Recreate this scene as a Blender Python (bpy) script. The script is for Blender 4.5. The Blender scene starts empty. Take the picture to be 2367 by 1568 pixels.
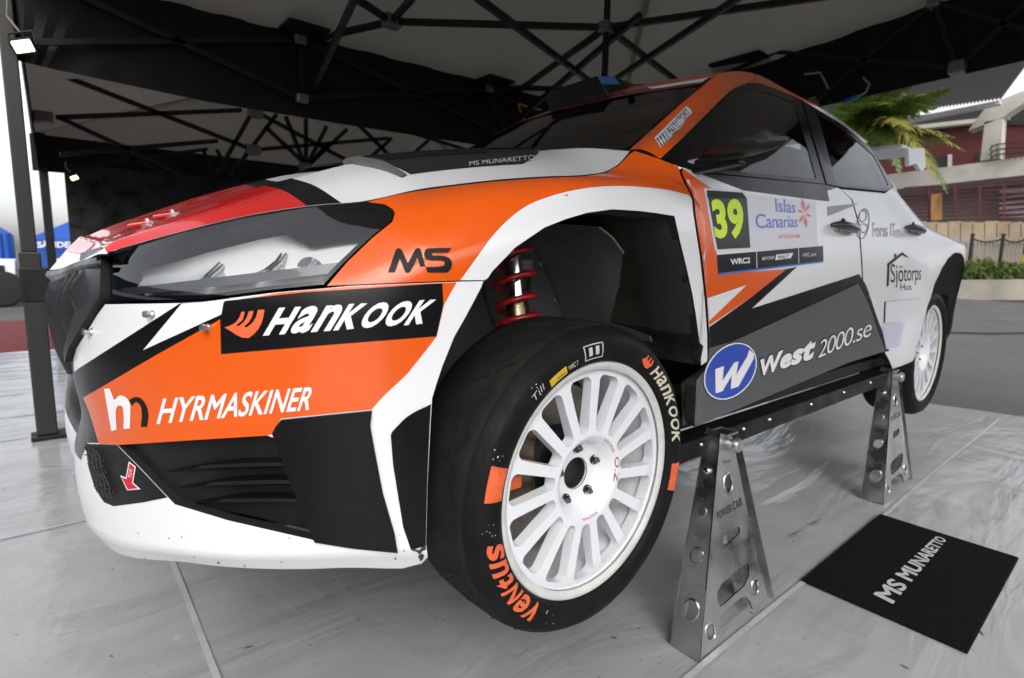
import bpy, bmesh, math, random
import numpy as np
from mathutils import Vector, Matrix
from mathutils.bvhtree import BVHTree
from mathutils.geometry import delaunay_2d_cdt
random.seed(7)
scn = bpy.context.scene
COL = scn.collection

# ---------------------------------------------------------------- camera, sky, sun, exposure
CW, CH, CF = 2367., 1568., 1295.185          # working picture size and focal length in its pixels
C0 = np.array([0.83133, 1.61777, 1.00829])
CFW = np.array([-0.64412466, -0.75189318, -0.14057053])
CRT = np.array([-0.76100182, 0.64848894, 0.01839384])
CUP = np.array([-0.07732823, -0.11882236, 0.98989979])
cam = bpy.data.objects.new('camera', bpy.data.cameras.new('camera'))
COL.objects.link(cam)
cam.data.sensor_width = 36.0
cam.data.lens = CF / CW * 36.0
cam.data.clip_start = 0.02
cam.data.clip_end = 2000
cam.matrix_world = Matrix(((CRT[0], CUP[0], -CFW[0], C0[0]), (CRT[1], CUP[1], -CFW[1], C0[1]),
                           (CRT[2], CUP[2], -CFW[2], C0[2]), (0, 0, 0, 1)))
cam.data.dof.use_dof = True
cam.data.dof.focus_distance = 1.12
cam.data.dof.aperture_fstop = 4.5
scn.camera = cam

SUN_EL, SUN_AZ = math.radians(40), math.radians(62)     # azimuth measured from +X towards +Y
world = bpy.data.worlds.new('World'); scn.world = world; world.use_nodes = True
wn = world.node_tree.nodes; wl = world.node_tree.links
sky = wn.new('ShaderNodeTexSky'); sky.sky_type = 'NISHITA'; sky.sun_disc = False
sky.sun_elevation = SUN_EL; sky.sun_rotation = math.pi / 2 - SUN_AZ
sky.air_density = 1.0; sky.dust_density = 3.0; sky.ozone_density = 1.0
hs = wn.new('ShaderNodeHueSaturation'); hs.inputs['Saturation'].default_value = 0.22
wl.new(sky.outputs[0], hs.inputs['Color'])
bg = wn['Background']; bg.inputs['Strength'].default_value = 0.15
wl.new(hs.outputs[0], bg.inputs['Color'])
sun_d = bpy.data.lights.new('sun', 'SUN'); sun_d.energy = 0.6; sun_d.angle = math.radians(40); sun_d.color = (1, .96, .9)
sun = bpy.data.objects.new('sun', sun_d); COL.objects.link(sun)
sd = Vector((math.cos(SUN_EL) * math.cos(SUN_AZ), math.cos(SUN_EL) * math.sin(SUN_AZ), math.sin(SUN_EL)))
sun.rotation_euler = sd.to_track_quat('Z', 'Y').to_euler(); sun.location = (0, 0, 30)
vs = scn.view_settings; vs.view_transform = 'Standard'; vs.look = 'None'; vs.gamma = 1; vs.use_curve_mapping = False
vs.exposure = 0.9

# ---------------------------------------------------------------- picture -> place
def ray(u, v): return CFW + CRT * ((u - CW / 2) / CF) - CUP * ((v - CH / 2) / CF)
def P(u, v, x=None, y=None, z=None):
    d = ray(u, v)
    if x is not None: k = (x - C0[0]) / d[0]
    elif y is not None: k = (y - C0[1]) / d[1]
    else: k = (z - C0[2]) / d[2]
    return C0 + k * d
def PP(u, v, p0, n):
    d = ray(u, v); n = np.asarray(n, float)
    return C0 + d * (((np.asarray(p0) - C0) @ n) / (d @ n))

# ---------------------------------------------------------------- materials
MATS = {}
def mat(name, col=(.5, .5, .5), rough=.5, metal=0., coat=0., spec=.5, noise=None, bump=None, wear=None, trans=0., sheen=0., alpha=None, transl=0., emit=None, coatr=.03):
    """noise=(scale, amount) varies the colour, bump=(scale, strength), wear=(scale, amount) varies the roughness"""
    if name in MATS: return MATS[name]
    m = bpy.data.materials.new(name); m.use_nodes = True; MATS[name] = m
    nt = m.node_tree; b = nt.nodes['Principled BSDF']; L = nt.links.new
    c = (*col, 1)
    b.inputs['Base Color'].default_value = c; b.inputs['Roughness'].default_value = rough; b.inputs['Metallic'].default_value = metal
    b.inputs['Coat Weight'].default_value = coat; b.inputs['Coat Roughness'].default_value = coatr
    b.inputs['Specular IOR Level'].default_value = spec
    b.inputs['Transmission Weight'].default_value = trans
    b.inputs['Sheen Weight'].default_value = sheen
    tc = nt.nodes.new('ShaderNodeTexCoord')
    def nz(scale, detail=5):
        n = nt.nodes.new('ShaderNodeTexNoise'); n.inputs['Scale'].default_value = scale; n.inputs['Detail'].default_value = detail
        L(tc.outputs['Object'], n.inputs['Vector']); return n
    if noise:
        n = nz(noise[0]); r = nt.nodes.new('ShaderNodeMapRange')
        r.inputs[1].default_value = .3; r.inputs[2].default_value = .7
        r.inputs[3].default_value = 1 - noise[1]; r.inputs[4].default_value = 1 + noise[1]
        L(n.outputs[0], r.inputs[0])
        mx = nt.nodes.new('ShaderNodeVectorMath'); mx.operation = 'SCALE'; mx.inputs[0].default_value = col
        L(r.outputs[0], mx.inputs['Scale']); L(mx.outputs[0], b.inputs['Base Color'])
    if wear:
        n = nz(wear[0]); r = nt.nodes.new('ShaderNodeMapRange')
        r.inputs[1].default_value = .35; r.inputs[2].default_value = .65
        r.inputs[3].default_value = max(0, rough - wear[1]); r.inputs[4].default_value = min(1, rough + wear[1])
        L(n.outputs[0], r.inputs[0]); L(r.outputs[0], b.inputs['Roughness'])
    if bump:
        n = nz(bump[0]); bp = nt.nodes.new('ShaderNodeBump'); bp.inputs['Strength'].default_value = bump[1]; bp.inputs['Distance'].default_value = .01
        L(n.outputs[0], bp.inputs['Height']); L(bp.outputs[0], b.inputs['Normal'])
    if emit:
        b.inputs['Emission Color'].default_value = (*emit[0], 1); b.inputs['Emission Strength'].default_value = emit[1]
    if transl:
        t = nt.nodes.new('ShaderNodeBsdfTranslucent'); t.inputs[0].default_value = c
        ms = nt.nodes.new('ShaderNodeMixShader'); ms.inputs[0].default_value = transl
        o = nt.nodes['Material Output']; L(b.outputs[0], ms.inputs[1]); L(t.outputs[0], ms.inputs[2]); L(ms.outputs[0], o.inputs[0])
    return m
ORANGE = mat('orange vinyl', (.72, .098, .005), .24, coat=.3, spec=.4)
WHITE = mat('white paint', (.76, .77, .79), .25, coat=.4, bump=(2.2, .02))
RED = mat('red vinyl', (.62, .012, .012), .25, coat=.8)
BLACK = mat('black gloss vinyl', (.006, .006, .007), .25, spec=.17, wear=(5, .08))
BLACKM = mat('black plastic', (.010, .0105, .011), .48, spec=.25, wear=(7, .1), noise=(20, .2), bump=(300, .06))
CARBON = mat('carbon fibre', (.02, .02, .021), .33, coat=.6)
GREYV = mat('grey vinyl', (.085, .09, .095), .35, spec=.3)
GAP = mat('dark gap', (.008, .008, .008), .7)
PW = mat('print white', (.78, .78, .80), .4)
PB = mat('print black', (.008, .008, .008), .4, spec=.15)
PO = mat('print orange red', (.75, .13, .045), .4)
BLUE = mat('print blue', (.012, .055, .42), .35, coat=.3)
RUB = mat('tyre rubber', (.009, .009, .009), .55, spec=.12, noise=(30, .25), bump=(180, .12), wear=(9, .12))
STEEL = mat('brushed steel', (.58, .57, .555), .34, metal=1., wear=(14, .12), noise=(9, .14))
CHROME = mat('bright metal', (.75, .75, .76), .12, metal=1.)

# ---------------------------------------------------------------- objects
def tag(o, label=None, cat=None, group=None, kind=None):
    if label: o['label'] = label
    if cat: o['category'] = cat
    if group: o['group'] = group
    if kind: o['kind'] = kind
    return o
def empty(name, loc=(0, 0, 0)):
    o = bpy.data.objects.new(name, None); COL.objects.link(o); o.location = loc; return o
def obj(name, me, m=None, parent=None):
    o = bpy.data.objects.new(name, me); COL.objects.link(o)
    if m is not None and not me.materials:
        for k in (m if isinstance(m, (list, tuple)) else [m]): me.materials.append(k)
    if parent is not None:
        o.parent = parent
        # every parent in this scene keeps an unrotated, unscaled frame
        off = Vector((0, 0, 0)); q = parent
        while q is not None: off += q.location; q = q.parent
        o.location = -off
    return o
def mesh(name, V, F, smooth=False, N=None):
    me = bpy.data.meshes.new(name); me.from_pydata([tuple(map(float, v)) for v in V], [], [tuple(map(int, f)) for f in F]); me.update()
    if smooth: me.shade_smooth()
    if N is not None:
        me.shade_smooth(); me.normals_split_custom_set_from_vertices([tuple(map(float, n)) for n in N])
    return me
class MB:
    """collects shapes, builds ONE mesh object"""
    def __init__(s): s.V = []; s.F = []
    def add(s, V, F):
        b = len(s.V); s.V += [tuple(map(float, v)) for v in V]; s.F += [tuple(int(i) + b for i in f) for f in F]; return s
    def box(s, lo, hi):
        (a, b, c), (d, e, f) = lo, hi
        return s.add([(a, b, c), (d, b, c), (d, e, c), (a, e, c), (a, b, f), (d, b, f), (d, e, f), (a, e, f)],
                     [(3, 2, 1, 0), (4, 5, 6, 7), (0, 1, 5, 4), (1, 2, 6, 5), (2, 3, 7, 6), (3, 0, 4, 7)])
    def bar(s, a, b, w, h=None, up=(0, 0, 1)):
        """rectangular bar from a to b"""
        h = h or w; a = np.array(a, float); b = np.array(b, float); d = b - a; d /= np.linalg.norm(d)
        r = np.cross(d, up)
        if np.linalg.norm(r) < 1e-4: r = np.cross(d, (1, 0, 0))
        r /= np.linalg.norm(r); u = np.cross(r, d)
        V = [p + r * (i * w / 2) + u * (j * h / 2) for p in (a, b) for i, j in ((-1, -1), (1, -1), (1, 1), (-1, 1))]
        return s.add(V, [(3, 2, 1, 0), (4, 5, 6, 7), (0, 1, 5, 4), (1, 2, 6, 5), (2, 3, 7, 6), (3, 0, 4, 7)])
    def tube(s, pts, r, n=10, cap=True):
        pts = [np.array(p, float) for p in pts]; m = len(pts); rr = r if hasattr(r, '__len__') else [r] * m
        base = None; V = []
        for i, p in enumerate(pts):
            d = pts[min(i + 1, m - 1)] - pts[max(i - 1, 0)]; d /= np.linalg.norm(d) + 1e-12
            if base is None:
                base = np.cross(d, (0, 0, 1))
                if np.linalg.norm(base) < .05: base = np.cross(d, (1, 0, 0))
            base = base - d * (base @ d); base /= np.linalg.norm(base); c = np.cross(d, base)
            for k in range(n):
                a = 2 * math.pi * k / n; V.append(p + rr[i] * (math.cos(a) * base + math.sin(a) * c))
        F = [(i * n + k, i * n + (k + 1) % n, (i + 1) * n + (k + 1) % n, (i + 1) * n + k) for i in range(m - 1) for k in range(n)]
        if cap: F += [tuple(range(n))[::-1], tuple((m - 1) * n + k for k in range(n))]
        return s.add(V, F)
    def lathe(s, prof, c, axis='y', n=48, sgn=1, caps=False):
        """prof: (radius, along) pairs turned round an axis through c"""
        V = []
        for r, a in prof:
            for k in range(n):
                t = 2 * math.pi * k / n; p = r * math.cos(t); q = r * math.sin(t)
                V.append({'y': (c[0] + p, c[1] + sgn * a, c[2] + q), 'z': (c[0] + p, c[1] + q, c[2] + a), 'x': (c[0] + a, c[1] + p, c[2] + q)}[axis])
        m = len(prof); F = [(i * n + k, i * n + (k + 1) % n, (i + 1) * n + (k + 1) % n, (i + 1) * n + k) for i in range(m - 1) for k in range(n)]
        if axis == 'y' and sgn > 0 or axis != 'y' and False: F = [f[::-1] for f in F]
        if caps: F += [tuple(range(n)), tuple((m - 1) * n + k for k in range(n))]
        return s.add(V, F)
    def build(s, name, m, parent=None, smooth=False, bevel=0):
        me = mesh(name, s.V, s.F, smooth)
        if smooth: me.set_sharp_from_angle(angle=math.radians(38))
        o = obj(name, me, m, parent)
        if bevel:
            b = o.modifiers.new('bevel', 'BEVEL'); b.width = bevel; b.segments = 2; b.limit_method = 'ANGLE'
        return o

# ---------------------------------------------------------------- surfaces that panels are cut from
def pchip(x, Y, xn):
    x = np.asarray(x, float); Y = np.asarray(Y, float); h = np.diff(x); sh = (-1,) + (1,) * (Y.ndim - 1)
    d = np.diff(Y, axis=0) / h.reshape(sh); m = np.zeros_like(Y)
    if len(x) > 2:
        w1 = (2 * h[1:] + h[:-1]).reshape(sh); w2 = (h[1:] + 2 * h[:-1]).reshape(sh)
        same = d[1:] * d[:-1] > 0
        with np.errstate(divide='ignore', invalid='ignore'):
            hm = (w1 + w2) / (w1 / d[:-1] + w2 / d[1:])
        m[1:-1] = np.where(same, hm, 0)
    m[0] = d[0]; m[-1] = d[-1]
    i = np.clip(np.searchsorted(x, xn) - 1, 0, len(x) - 2); t = ((xn - x[i]) / h[i]).reshape(sh); hh = h[i].reshape(sh)
    return ((1 + 2 * t) * (1 - t) ** 2) * Y[i] + t * (1 - t) ** 2 * hh * m[i] + t * t * (3 - 2 * t) * Y[i + 1] + t * t * (t - 1) * hh * m[i + 1]
def catmull(x, Y, xn):
    x = np.asarray(x, float); Y = np.asarray(Y, float); sh = (-1,) + (1,) * (Y.ndim - 1); h = np.diff(x)
    d = np.diff(Y, axis=0) / h.reshape(sh); m = np.zeros_like(Y)
    if len(x) > 2:
        h0 = h[:-1].reshape(sh); h1 = h[1:].reshape(sh); m[1:-1] = (d[:-1] * h1 + d[1:] * h0) / (h0 + h1)
    m[0] = d[0]; m[-1] = d[-1]
    i = np.clip(np.searchsorted(x, xn) - 1, 0, len(x) - 2); t = ((xn - x[i]) / h[i]).reshape(sh); hh = h[i].reshape(sh)
    return ((1 + 2 * t) * (1 - t) ** 2) * Y[i] + t * (1 - t) ** 2 * hh * m[i] + t * t * (3 - 2 * t) * Y[i + 1] + t * t * (t - 1) * hh * m[i + 1]
def inside(pts, loops):
    """even-odd test of 2D points against closed loops"""
    x, y = pts[:, 0], pts[:, 1]; r = np.zeros(len(pts), bool)
    for lp in loops:
        a = lp; b = np.roll(lp, -1, axis=0)
        for (x0, y0), (x1, y1) in zip(a, b):
            if y0 == y1: continue
            r ^= ((y0 > y) != (y1 > y)) & (x < (x1 - x0) * (y - y0) / (y1 - y0) + x0)
    return r
def dens(loop, step, close=True):
    """resample a pixel loop; entries ('st', s, t) pass through"""
    out = []; n = len(loop)
    for i in range(n if close else n - 1):
        a, b = loop[i], loop[(i + 1) % n]; out.append(a)
        if a[0] == 'st' and b[0] == 'st':
            k = max(1, int(max(abs(a[1] - b[1]) / .02, abs(a[2] - b[2]) / .2)))
            out += [('st', a[1] + (b[1] - a[1]) * j / k, a[2] + (b[2] - a[2]) * j / k) for j in range(1, k)]
        elif a[0] != 'st' and b[0] != 'st':
            k = max(1, int(math.hypot(a[0] - b[0], a[1] - b[1]) / step))
            out += [(a[0] + (b[0] - a[0]) * j / k, a[1] + (b[1] - a[1]) * j / k) for j in range(1, k)]
    if not close: out.append(loop[-1])
    return out
def smoothloop(pts, step=14, close=False):
    """a curve through pixel points"""
    p = np.array(pts, float); d = np.r_[0, np.cumsum(np.hypot(*np.diff(p, axis=0).T))]
    n = max(2, int(d[-1] / step)); return [tuple(q) for q in catmull(d, p, np.linspace(0, d[-1], n + 1))]
class Surf:
    def __init__(s, S, T, G, sscale=1., tscale=1.):
        """S (ns), T (nt) parameter values, G (ns, nt, 3) dense points"""
        s.S = S; s.T = T; s.G = G; s.sc = np.array([sscale, tscale]); ns, nt = G.shape[:2]
        du = np.gradient(G, axis=0); dv = np.gradient(G, axis=1); n = np.cross(du, dv); n /= np.linalg.norm(n, axis=2, keepdims=True) + 1e-12
        mid = G[ns // 2, nt // 2]
        if n[ns // 2, nt // 2] @ (C0 - mid) < 0: n = -n; s.flip = True
        else: s.flip = False
        s.N = n
        V = G.reshape(-1, 3); F = [(i * nt + j, (i + 1) * nt + j, (i + 1) * nt + j + 1, i * nt + j + 1) for i in range(ns - 1) for j in range(nt - 1)]
        s.bvh = BVHTree.FromPolygons([tuple(v) for v in V], F); s.nt = nt
    def pick(s, u, v, near=0):
        h = s.bvh.ray_cast(Vector(C0), Vector(ray(u, v)).normalized())
        for k in range(1, near + 1):                       # just off the edge: take the nearest hit
            if h[0] is not None: break
            for a in range(12):
                h = s.bvh.ray_cast(Vector(C0), Vector(ray(u + k * math.cos(a * .5236), v + k * math.sin(a * .5236))).normalized())
                if h[0] is not None: break
        if h[0] is None: return None
        i, j = divmod(h[2], s.nt - 1); p = np.array(h[0]); g = s.G
        a, b, c, d = g[i, j], g[i + 1, j], g[i + 1, j + 1], g[i, j + 1]; x, y = .5, .5
        for _ in range(6):
            f = (1 - x) * (1 - y) * a + x * (1 - y) * b + x * y * c + (1 - x) * y * d - p
            fx = (1 - y) * (b - a) + y * (c - d); fy = (1 - x) * (d - a) + x * (c - b)
            J = np.stack([fx, fy], 1); st = np.linalg.lstsq(J, -f, rcond=None)[0]; x += st[0]; y += st[1]
        x, y = np.clip([x, y], 0, 1)
        return (s.S[i] + (s.S[i + 1] - s.S[i]) * x, s.T[j] + (s.T[j + 1] - s.T[j]) * y)
    def at(s, q):
        q = np.atleast_2d(q)
        i = np.clip(np.searchsorted(s.S, q[:, 0]) - 1, 0, len(s.S) - 2); j = np.clip(np.searchsorted(s.T, q[:, 1]) - 1, 0, len(s.T) - 2)
        x = ((q[:, 0] - s.S[i]) / (s.S[i + 1] - s.S[i]))[:, None]; y = ((q[:, 1] - s.T[j]) / (s.T[j + 1] - s.T[j]))[:, None]
        f = lambda A: (1 - x) * (1 - y) * A[i, j] + x * (1 - y) * A[i + 1, j] + x * y * A[i + 1, j + 1] + (1 - x) * y * A[i, j + 1]
        n = f(s.N); n /= np.linalg.norm(n, axis=1, keepdims=True)
        return f(s.G), n
    def loop(s, lp, step=14, close=True):
        out = []; miss = 0
        for e in dens(lp, step, close):
            if e[0] == 'st': out.append((e[1], e[2])); continue
            q = s.pick(*e)
            if q is None: miss += 1
            else: out.append(q)
        if miss: print('  pick misses', miss, 'of', len(dens(lp, step)), lp[0])
        return np.array(out)
    def cut(s, loops_st, grid):
        """triangles of the region inside the loops (parameter space)"""
        L = [l * s.sc for l in loops_st if len(l) > 2]
        V = []; E = []
        for l in L:
            b = len(V); V += [tuple(p) for p in l]; E += [(b + i, b + (i + 1) % len(l)) for i in range(len(l))]
        A = np.vstack(L); lo, hi = A.min(0), A.max(0)
        gx = np.arange(lo[0] + grid * .5, hi[0], grid); gy = np.arange(lo[1] + grid * .5, hi[1], grid)
        if len(gx) and len(gy):
            g = np.stack(np.meshgrid(gx, gy, indexing='ij'), -1); g[:, ::2, 0] += grid * .25; g = g.reshape(-1, 2)
            g = g[inside(g, L)]
            if len(g):
                d = np.full(len(g), 9.)
                for k in range(0, len(A), 400): d = np.minimum(d, np.sqrt(((g[:, None] - A[None, k:k + 400]) ** 2).sum(2)).min(1))
                V += [tuple(p) for p in g[d > grid * .35]]
        r = delaunay_2d_cdt([Vector(v) for v in V], E, [], 0, 1e-7)
        W = np.array([tuple(v) for v in r[0]]); T = np.array([f for f in r[2] if len(f) == 3])
        T = T[inside(W[T].mean(1), L)]
        return W / s.sc, T
    def sheet(s, name, loops, m, parent=None, off=0., grid=.02, rim=0., step=14, st=False, mirror=None, offf=None, rimm=None):
        """a piece of the surface inside pixel loops; rim turns its edges inwards"""
        LS = loops if st else [s.loop(l, step) for l in loops]
        W, T = s.cut(LS, grid)
        if not len(T): print('EMPTY', name); return None
        p, n = s.at(W); o_ = off if offf is None else offf(W, p)[:, None]
        V = p + n * o_; N = n.copy()
        tn = np.cross(V[T[:, 1]] - V[T[:, 0]], V[T[:, 2]] - V[T[:, 0]]); fl = (tn * n[T[:, 0]]).sum(1) < 0
        T[fl] = T[fl][:, ::-1]
        F = [tuple(t) for t in T]
        if rim:
            from collections import Counter
            ec = Counter()
            for t in F:
                for a, b in ((t[0], t[1]), (t[1], t[2]), (t[2], t[0])): ec[(a, b)] += 1
            be = [e for e in ec if (e[1], e[0]) not in ec]
            vv = sorted({i for e in be for i in e}); base = len(V)
            i0 = {v: base + k for k, v in enumerate(vv)}; i1 = {v: base + len(vv) + k for k, v in enumerate(vv)}
            nx = np.zeros((len(vv), 3)); idx = {v: k for k, v in enumerate(vv)}
            for a, b in be:
                w = np.cross(V[b] - V[a], n[a]); w /= np.linalg.norm(w) + 1e-12; nx[idx[a]] += w; nx[idx[b]] += w
            nx /= np.linalg.norm(nx, axis=1, keepdims=True) + 1e-12
            V = np.vstack([V, V[vv], V[vv] - n[vv] * rim]); N = np.vstack([N, nx, nx])
            nfc = len(F); F += [(i0[a], i1[a], i1[b], i0[b]) for a, b in be]
        o = obj(name, mesh(name, V, F, N=N), m, parent)
        def edge_mat(ob):
            ob.data.materials.append(rimm or GAP)
            ob.data.polygons.foreach_set('material_index', [0] * nfc + [1] * (len(F) - nfc))
        if rim: edge_mat(o)
        if mirror:
            Mx = np.array([1, -1, 1.]); me = mesh(name, V * Mx, [f[::-1] for f in F], N=N * Mx)
            o2 = obj(name, me, m, mirror if not isinstance(mirror, bool) else parent); o.data['mir'] = 1
            s.last_mirror = o2
            if rim: edge_mat(o2)
        return o
def hom(q):
    """unit square -> pixel quad (TL, TR, BR, BL)"""
    (x0, y0), (x1, y1), (x2, y2), (x3, y3) = q
    sx = x0 - x1 + x2 - x3; sy = y0 - y1 + y2 - y3; dx1 = x1 - x2; dx2 = x3 - x2; dy1 = y1 - y2; dy2 = y3 - y2
    den = dx1 * dy2 - dx2 * dy1; g = (sx * dy2 - dx2 * sy) / den; h = (dx1 * sy - sx * dy1) / den
    M = np.array([[x1 - x0 + g * x1, x3 - x0 + h * x3, x0], [y1 - y0 + g * y1, y3 - y0 + h * y3, y0], [g, h, 1]])
    def f(p):
        w = np.c_[np.asarray(p), np.ones(len(p))] @ M.T; return w[:, :2] / w[:, 2:]
    return f
TCACHE = {}
def text_loops(t, bold=0., shear=0., space=1.):
    """outline loops of a line of text, scaled to a unit box (y down)"""
    k = (t, bold, shear, space)
    if k in TCACHE: return TCACHE[k]
    cu = bpy.data.curves.new('t', 'FONT'); cu.body = t; cu.fill_mode = 'NONE'; cu.shear = shear; cu.space_character = space; cu.resolution_u = 4
    o = bpy.data.objects.new('t', cu); COL.objects.link(o)
    dg = bpy.context.evaluated_depsgraph_get(); me = o.evaluated_get(dg).to_mesh()
    V = np.array([v.co[:2] for v in me.vertices]); adj = {}
    for e in me.edges:
        a, b = e.vertices; adj.setdefault(a, []).append(b); adj.setdefault(b, []).append(a)
    seen = set(); loops = []
    for a in adj:
        if a in seen: continue
        lp = [a]; seen.add(a); cur = a
        while True:
            nx = [b for b in adj[cur] if b not in seen]
            if not nx: break
            cur = nx[0]; lp.append(cur); seen.add(cur)
        if len(lp) > 2: loops.append(V[lp])
    o.evaluated_get(dg).to_mesh_clear(); bpy.data.objects.remove(o); bpy.data.curves.remove(cu)
    if bold:
        area = lambda l: .5 * np.sum(l[:, 0] * np.roll(l[:, 1], -1) - np.roll(l[:, 0], -1) * l[:, 1])
        big = max(loops, key=lambda l: abs(area(l))); sg = np.sign(area(big)); out = []
        for l in loops:
            keep = [0]
            for i in range(1, len(l)):
                if np.linalg.norm(l[i] - l[keep[-1]]) > 1e-4: keep.append(i)
            l = l[keep]
            if np.linalg.norm(l[0] - l[-1]) < 1e-4: l = l[:-1]
            d = np.roll(l, -1, 0) - l; d /= np.linalg.norm(d, axis=1, keepdims=True); nn = np.c_[d[:, 1], -d[:, 0]] * sg
            m_ = nn + np.roll(nn, 1, 0); q = (m_ ** 2).sum(1, keepdims=True); m_ = m_ * 2 / np.maximum(q, .8); out.append(l + m_ * bold)
        loops = out
    A = np.vstack(loops); lo, hi = A.min(0), A.max(0); w = hi - lo
    loops = [np.c_[(l[:, 0] - lo[0]) / w[0], (hi[1] - l[:, 1]) / w[1]] for l in loops]
    TCACHE[k] = loops; return loops
def even_loops(t, bold=0., shear=0., gap=.08, widths=None):
    """a wordmark whose letters all share one height, set side by side in a unit box"""
    out = []; x = 0.
    for i, ch in enumerate(t):
        L = text_loops(ch, bold * (.62 if ch.islower() and ch != 't' else .9), 0.)
        w = (widths or {}).get(ch, .75)
        out += [np.c_[x + l[:, 0] * w, l[:, 1]] for l in L]; x += w + gap
    x -= gap
    out = [np.c_[l[:, 0] / x, l[:, 1]] for l in out]
    k = shear * .35 * 1.; out = [np.c_[(l[:, 0] + (1 - l[:, 1]) * k / len(t)) / (1 + k / len(t)), l[:, 1]] for l in out]
    return out
def lettering(surf, t, quad, m, parent, name='lettering', off=.0016, bold=.0, shear=0., space=1., grid=.02, loops=None):
    f = hom(quad); LP = loops if loops is not None else text_loops(t, bold, shear, space)
    LS = []
    for l in LP:
        px = [tuple(p) for p in f(l)]
        q = [surf.pick(*p) for p in px]
        q = [a for a in q if a is not None]
        if len(q) > 2: LS.append(np.array(q))
    return surf.sheet(name, LS, m, parent, off=off, grid=grid, st=True)
def plane_surf(p0, e1, e2, n=2):
    """flat patch p0 + s e1 + t e2, s,t in 0..1"""
    p0, e1, e2 = map(lambda a: np.array(a, float), (p0, e1, e2)); S = np.linspace(-.5, 1.5, n)
    G = p0 + S[:, None, None] * e1 + S[None, :, None] * e2
    return Surf(S, S, G, np.linalg.norm(e1), np.linalg.norm(e2))
# ================================================================ THE CAR
CAR = empty('rally_car', (-1.2, 0, .5))
tag(CAR, 'orange, white and black rally hatchback number 39 raised on steel stands', 'rally car')
# ---- plan path of the widest outline, front centre -> near side -> rear centre
def sup(a, b, n, k, x0):
    ph = np.linspace(0, math.pi / 2, k); return np.c_[x0 + a * np.sign(a) * np.abs(np.cos(ph)) ** (2 / n) * np.sign(a), b * np.sin(ph) ** (2 / n)]
fr = np.c_[.815 * np.cos(np.linspace(0, math.pi / 2, 900)) ** (.8), .915 * np.sin(np.linspace(0, math.pi / 2, 900)) ** (.8)]
fr = np.vstack([[.815, 0], fr[1:-1], [0, .915]])
sd_ = np.c_[np.linspace(0, -2.62, 200)[1:], np.full(199, .915)]
rr_ = np.c_[-2.62 - .62 * np.sin(np.linspace(0, math.pi / 2, 400)) ** (2 / 3.), .915 * np.cos(np.linspace(0, math.pi / 2, 400)) ** (2 / 3.)][1:]
PATH = np.vstack([fr, sd_, rr_]); PS = np.r_[0, np.cumsum(np.hypot(*np.diff(PATH, axis=0).T))]
def s_of(x=None, y=None):
    if y is not None: i = np.argmin(np.abs(PATH[:900, 1] - y)); return PS[i]
    i = np.argmin(np.abs(PATH[:, 0] - x)); return PS[i]
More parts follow.
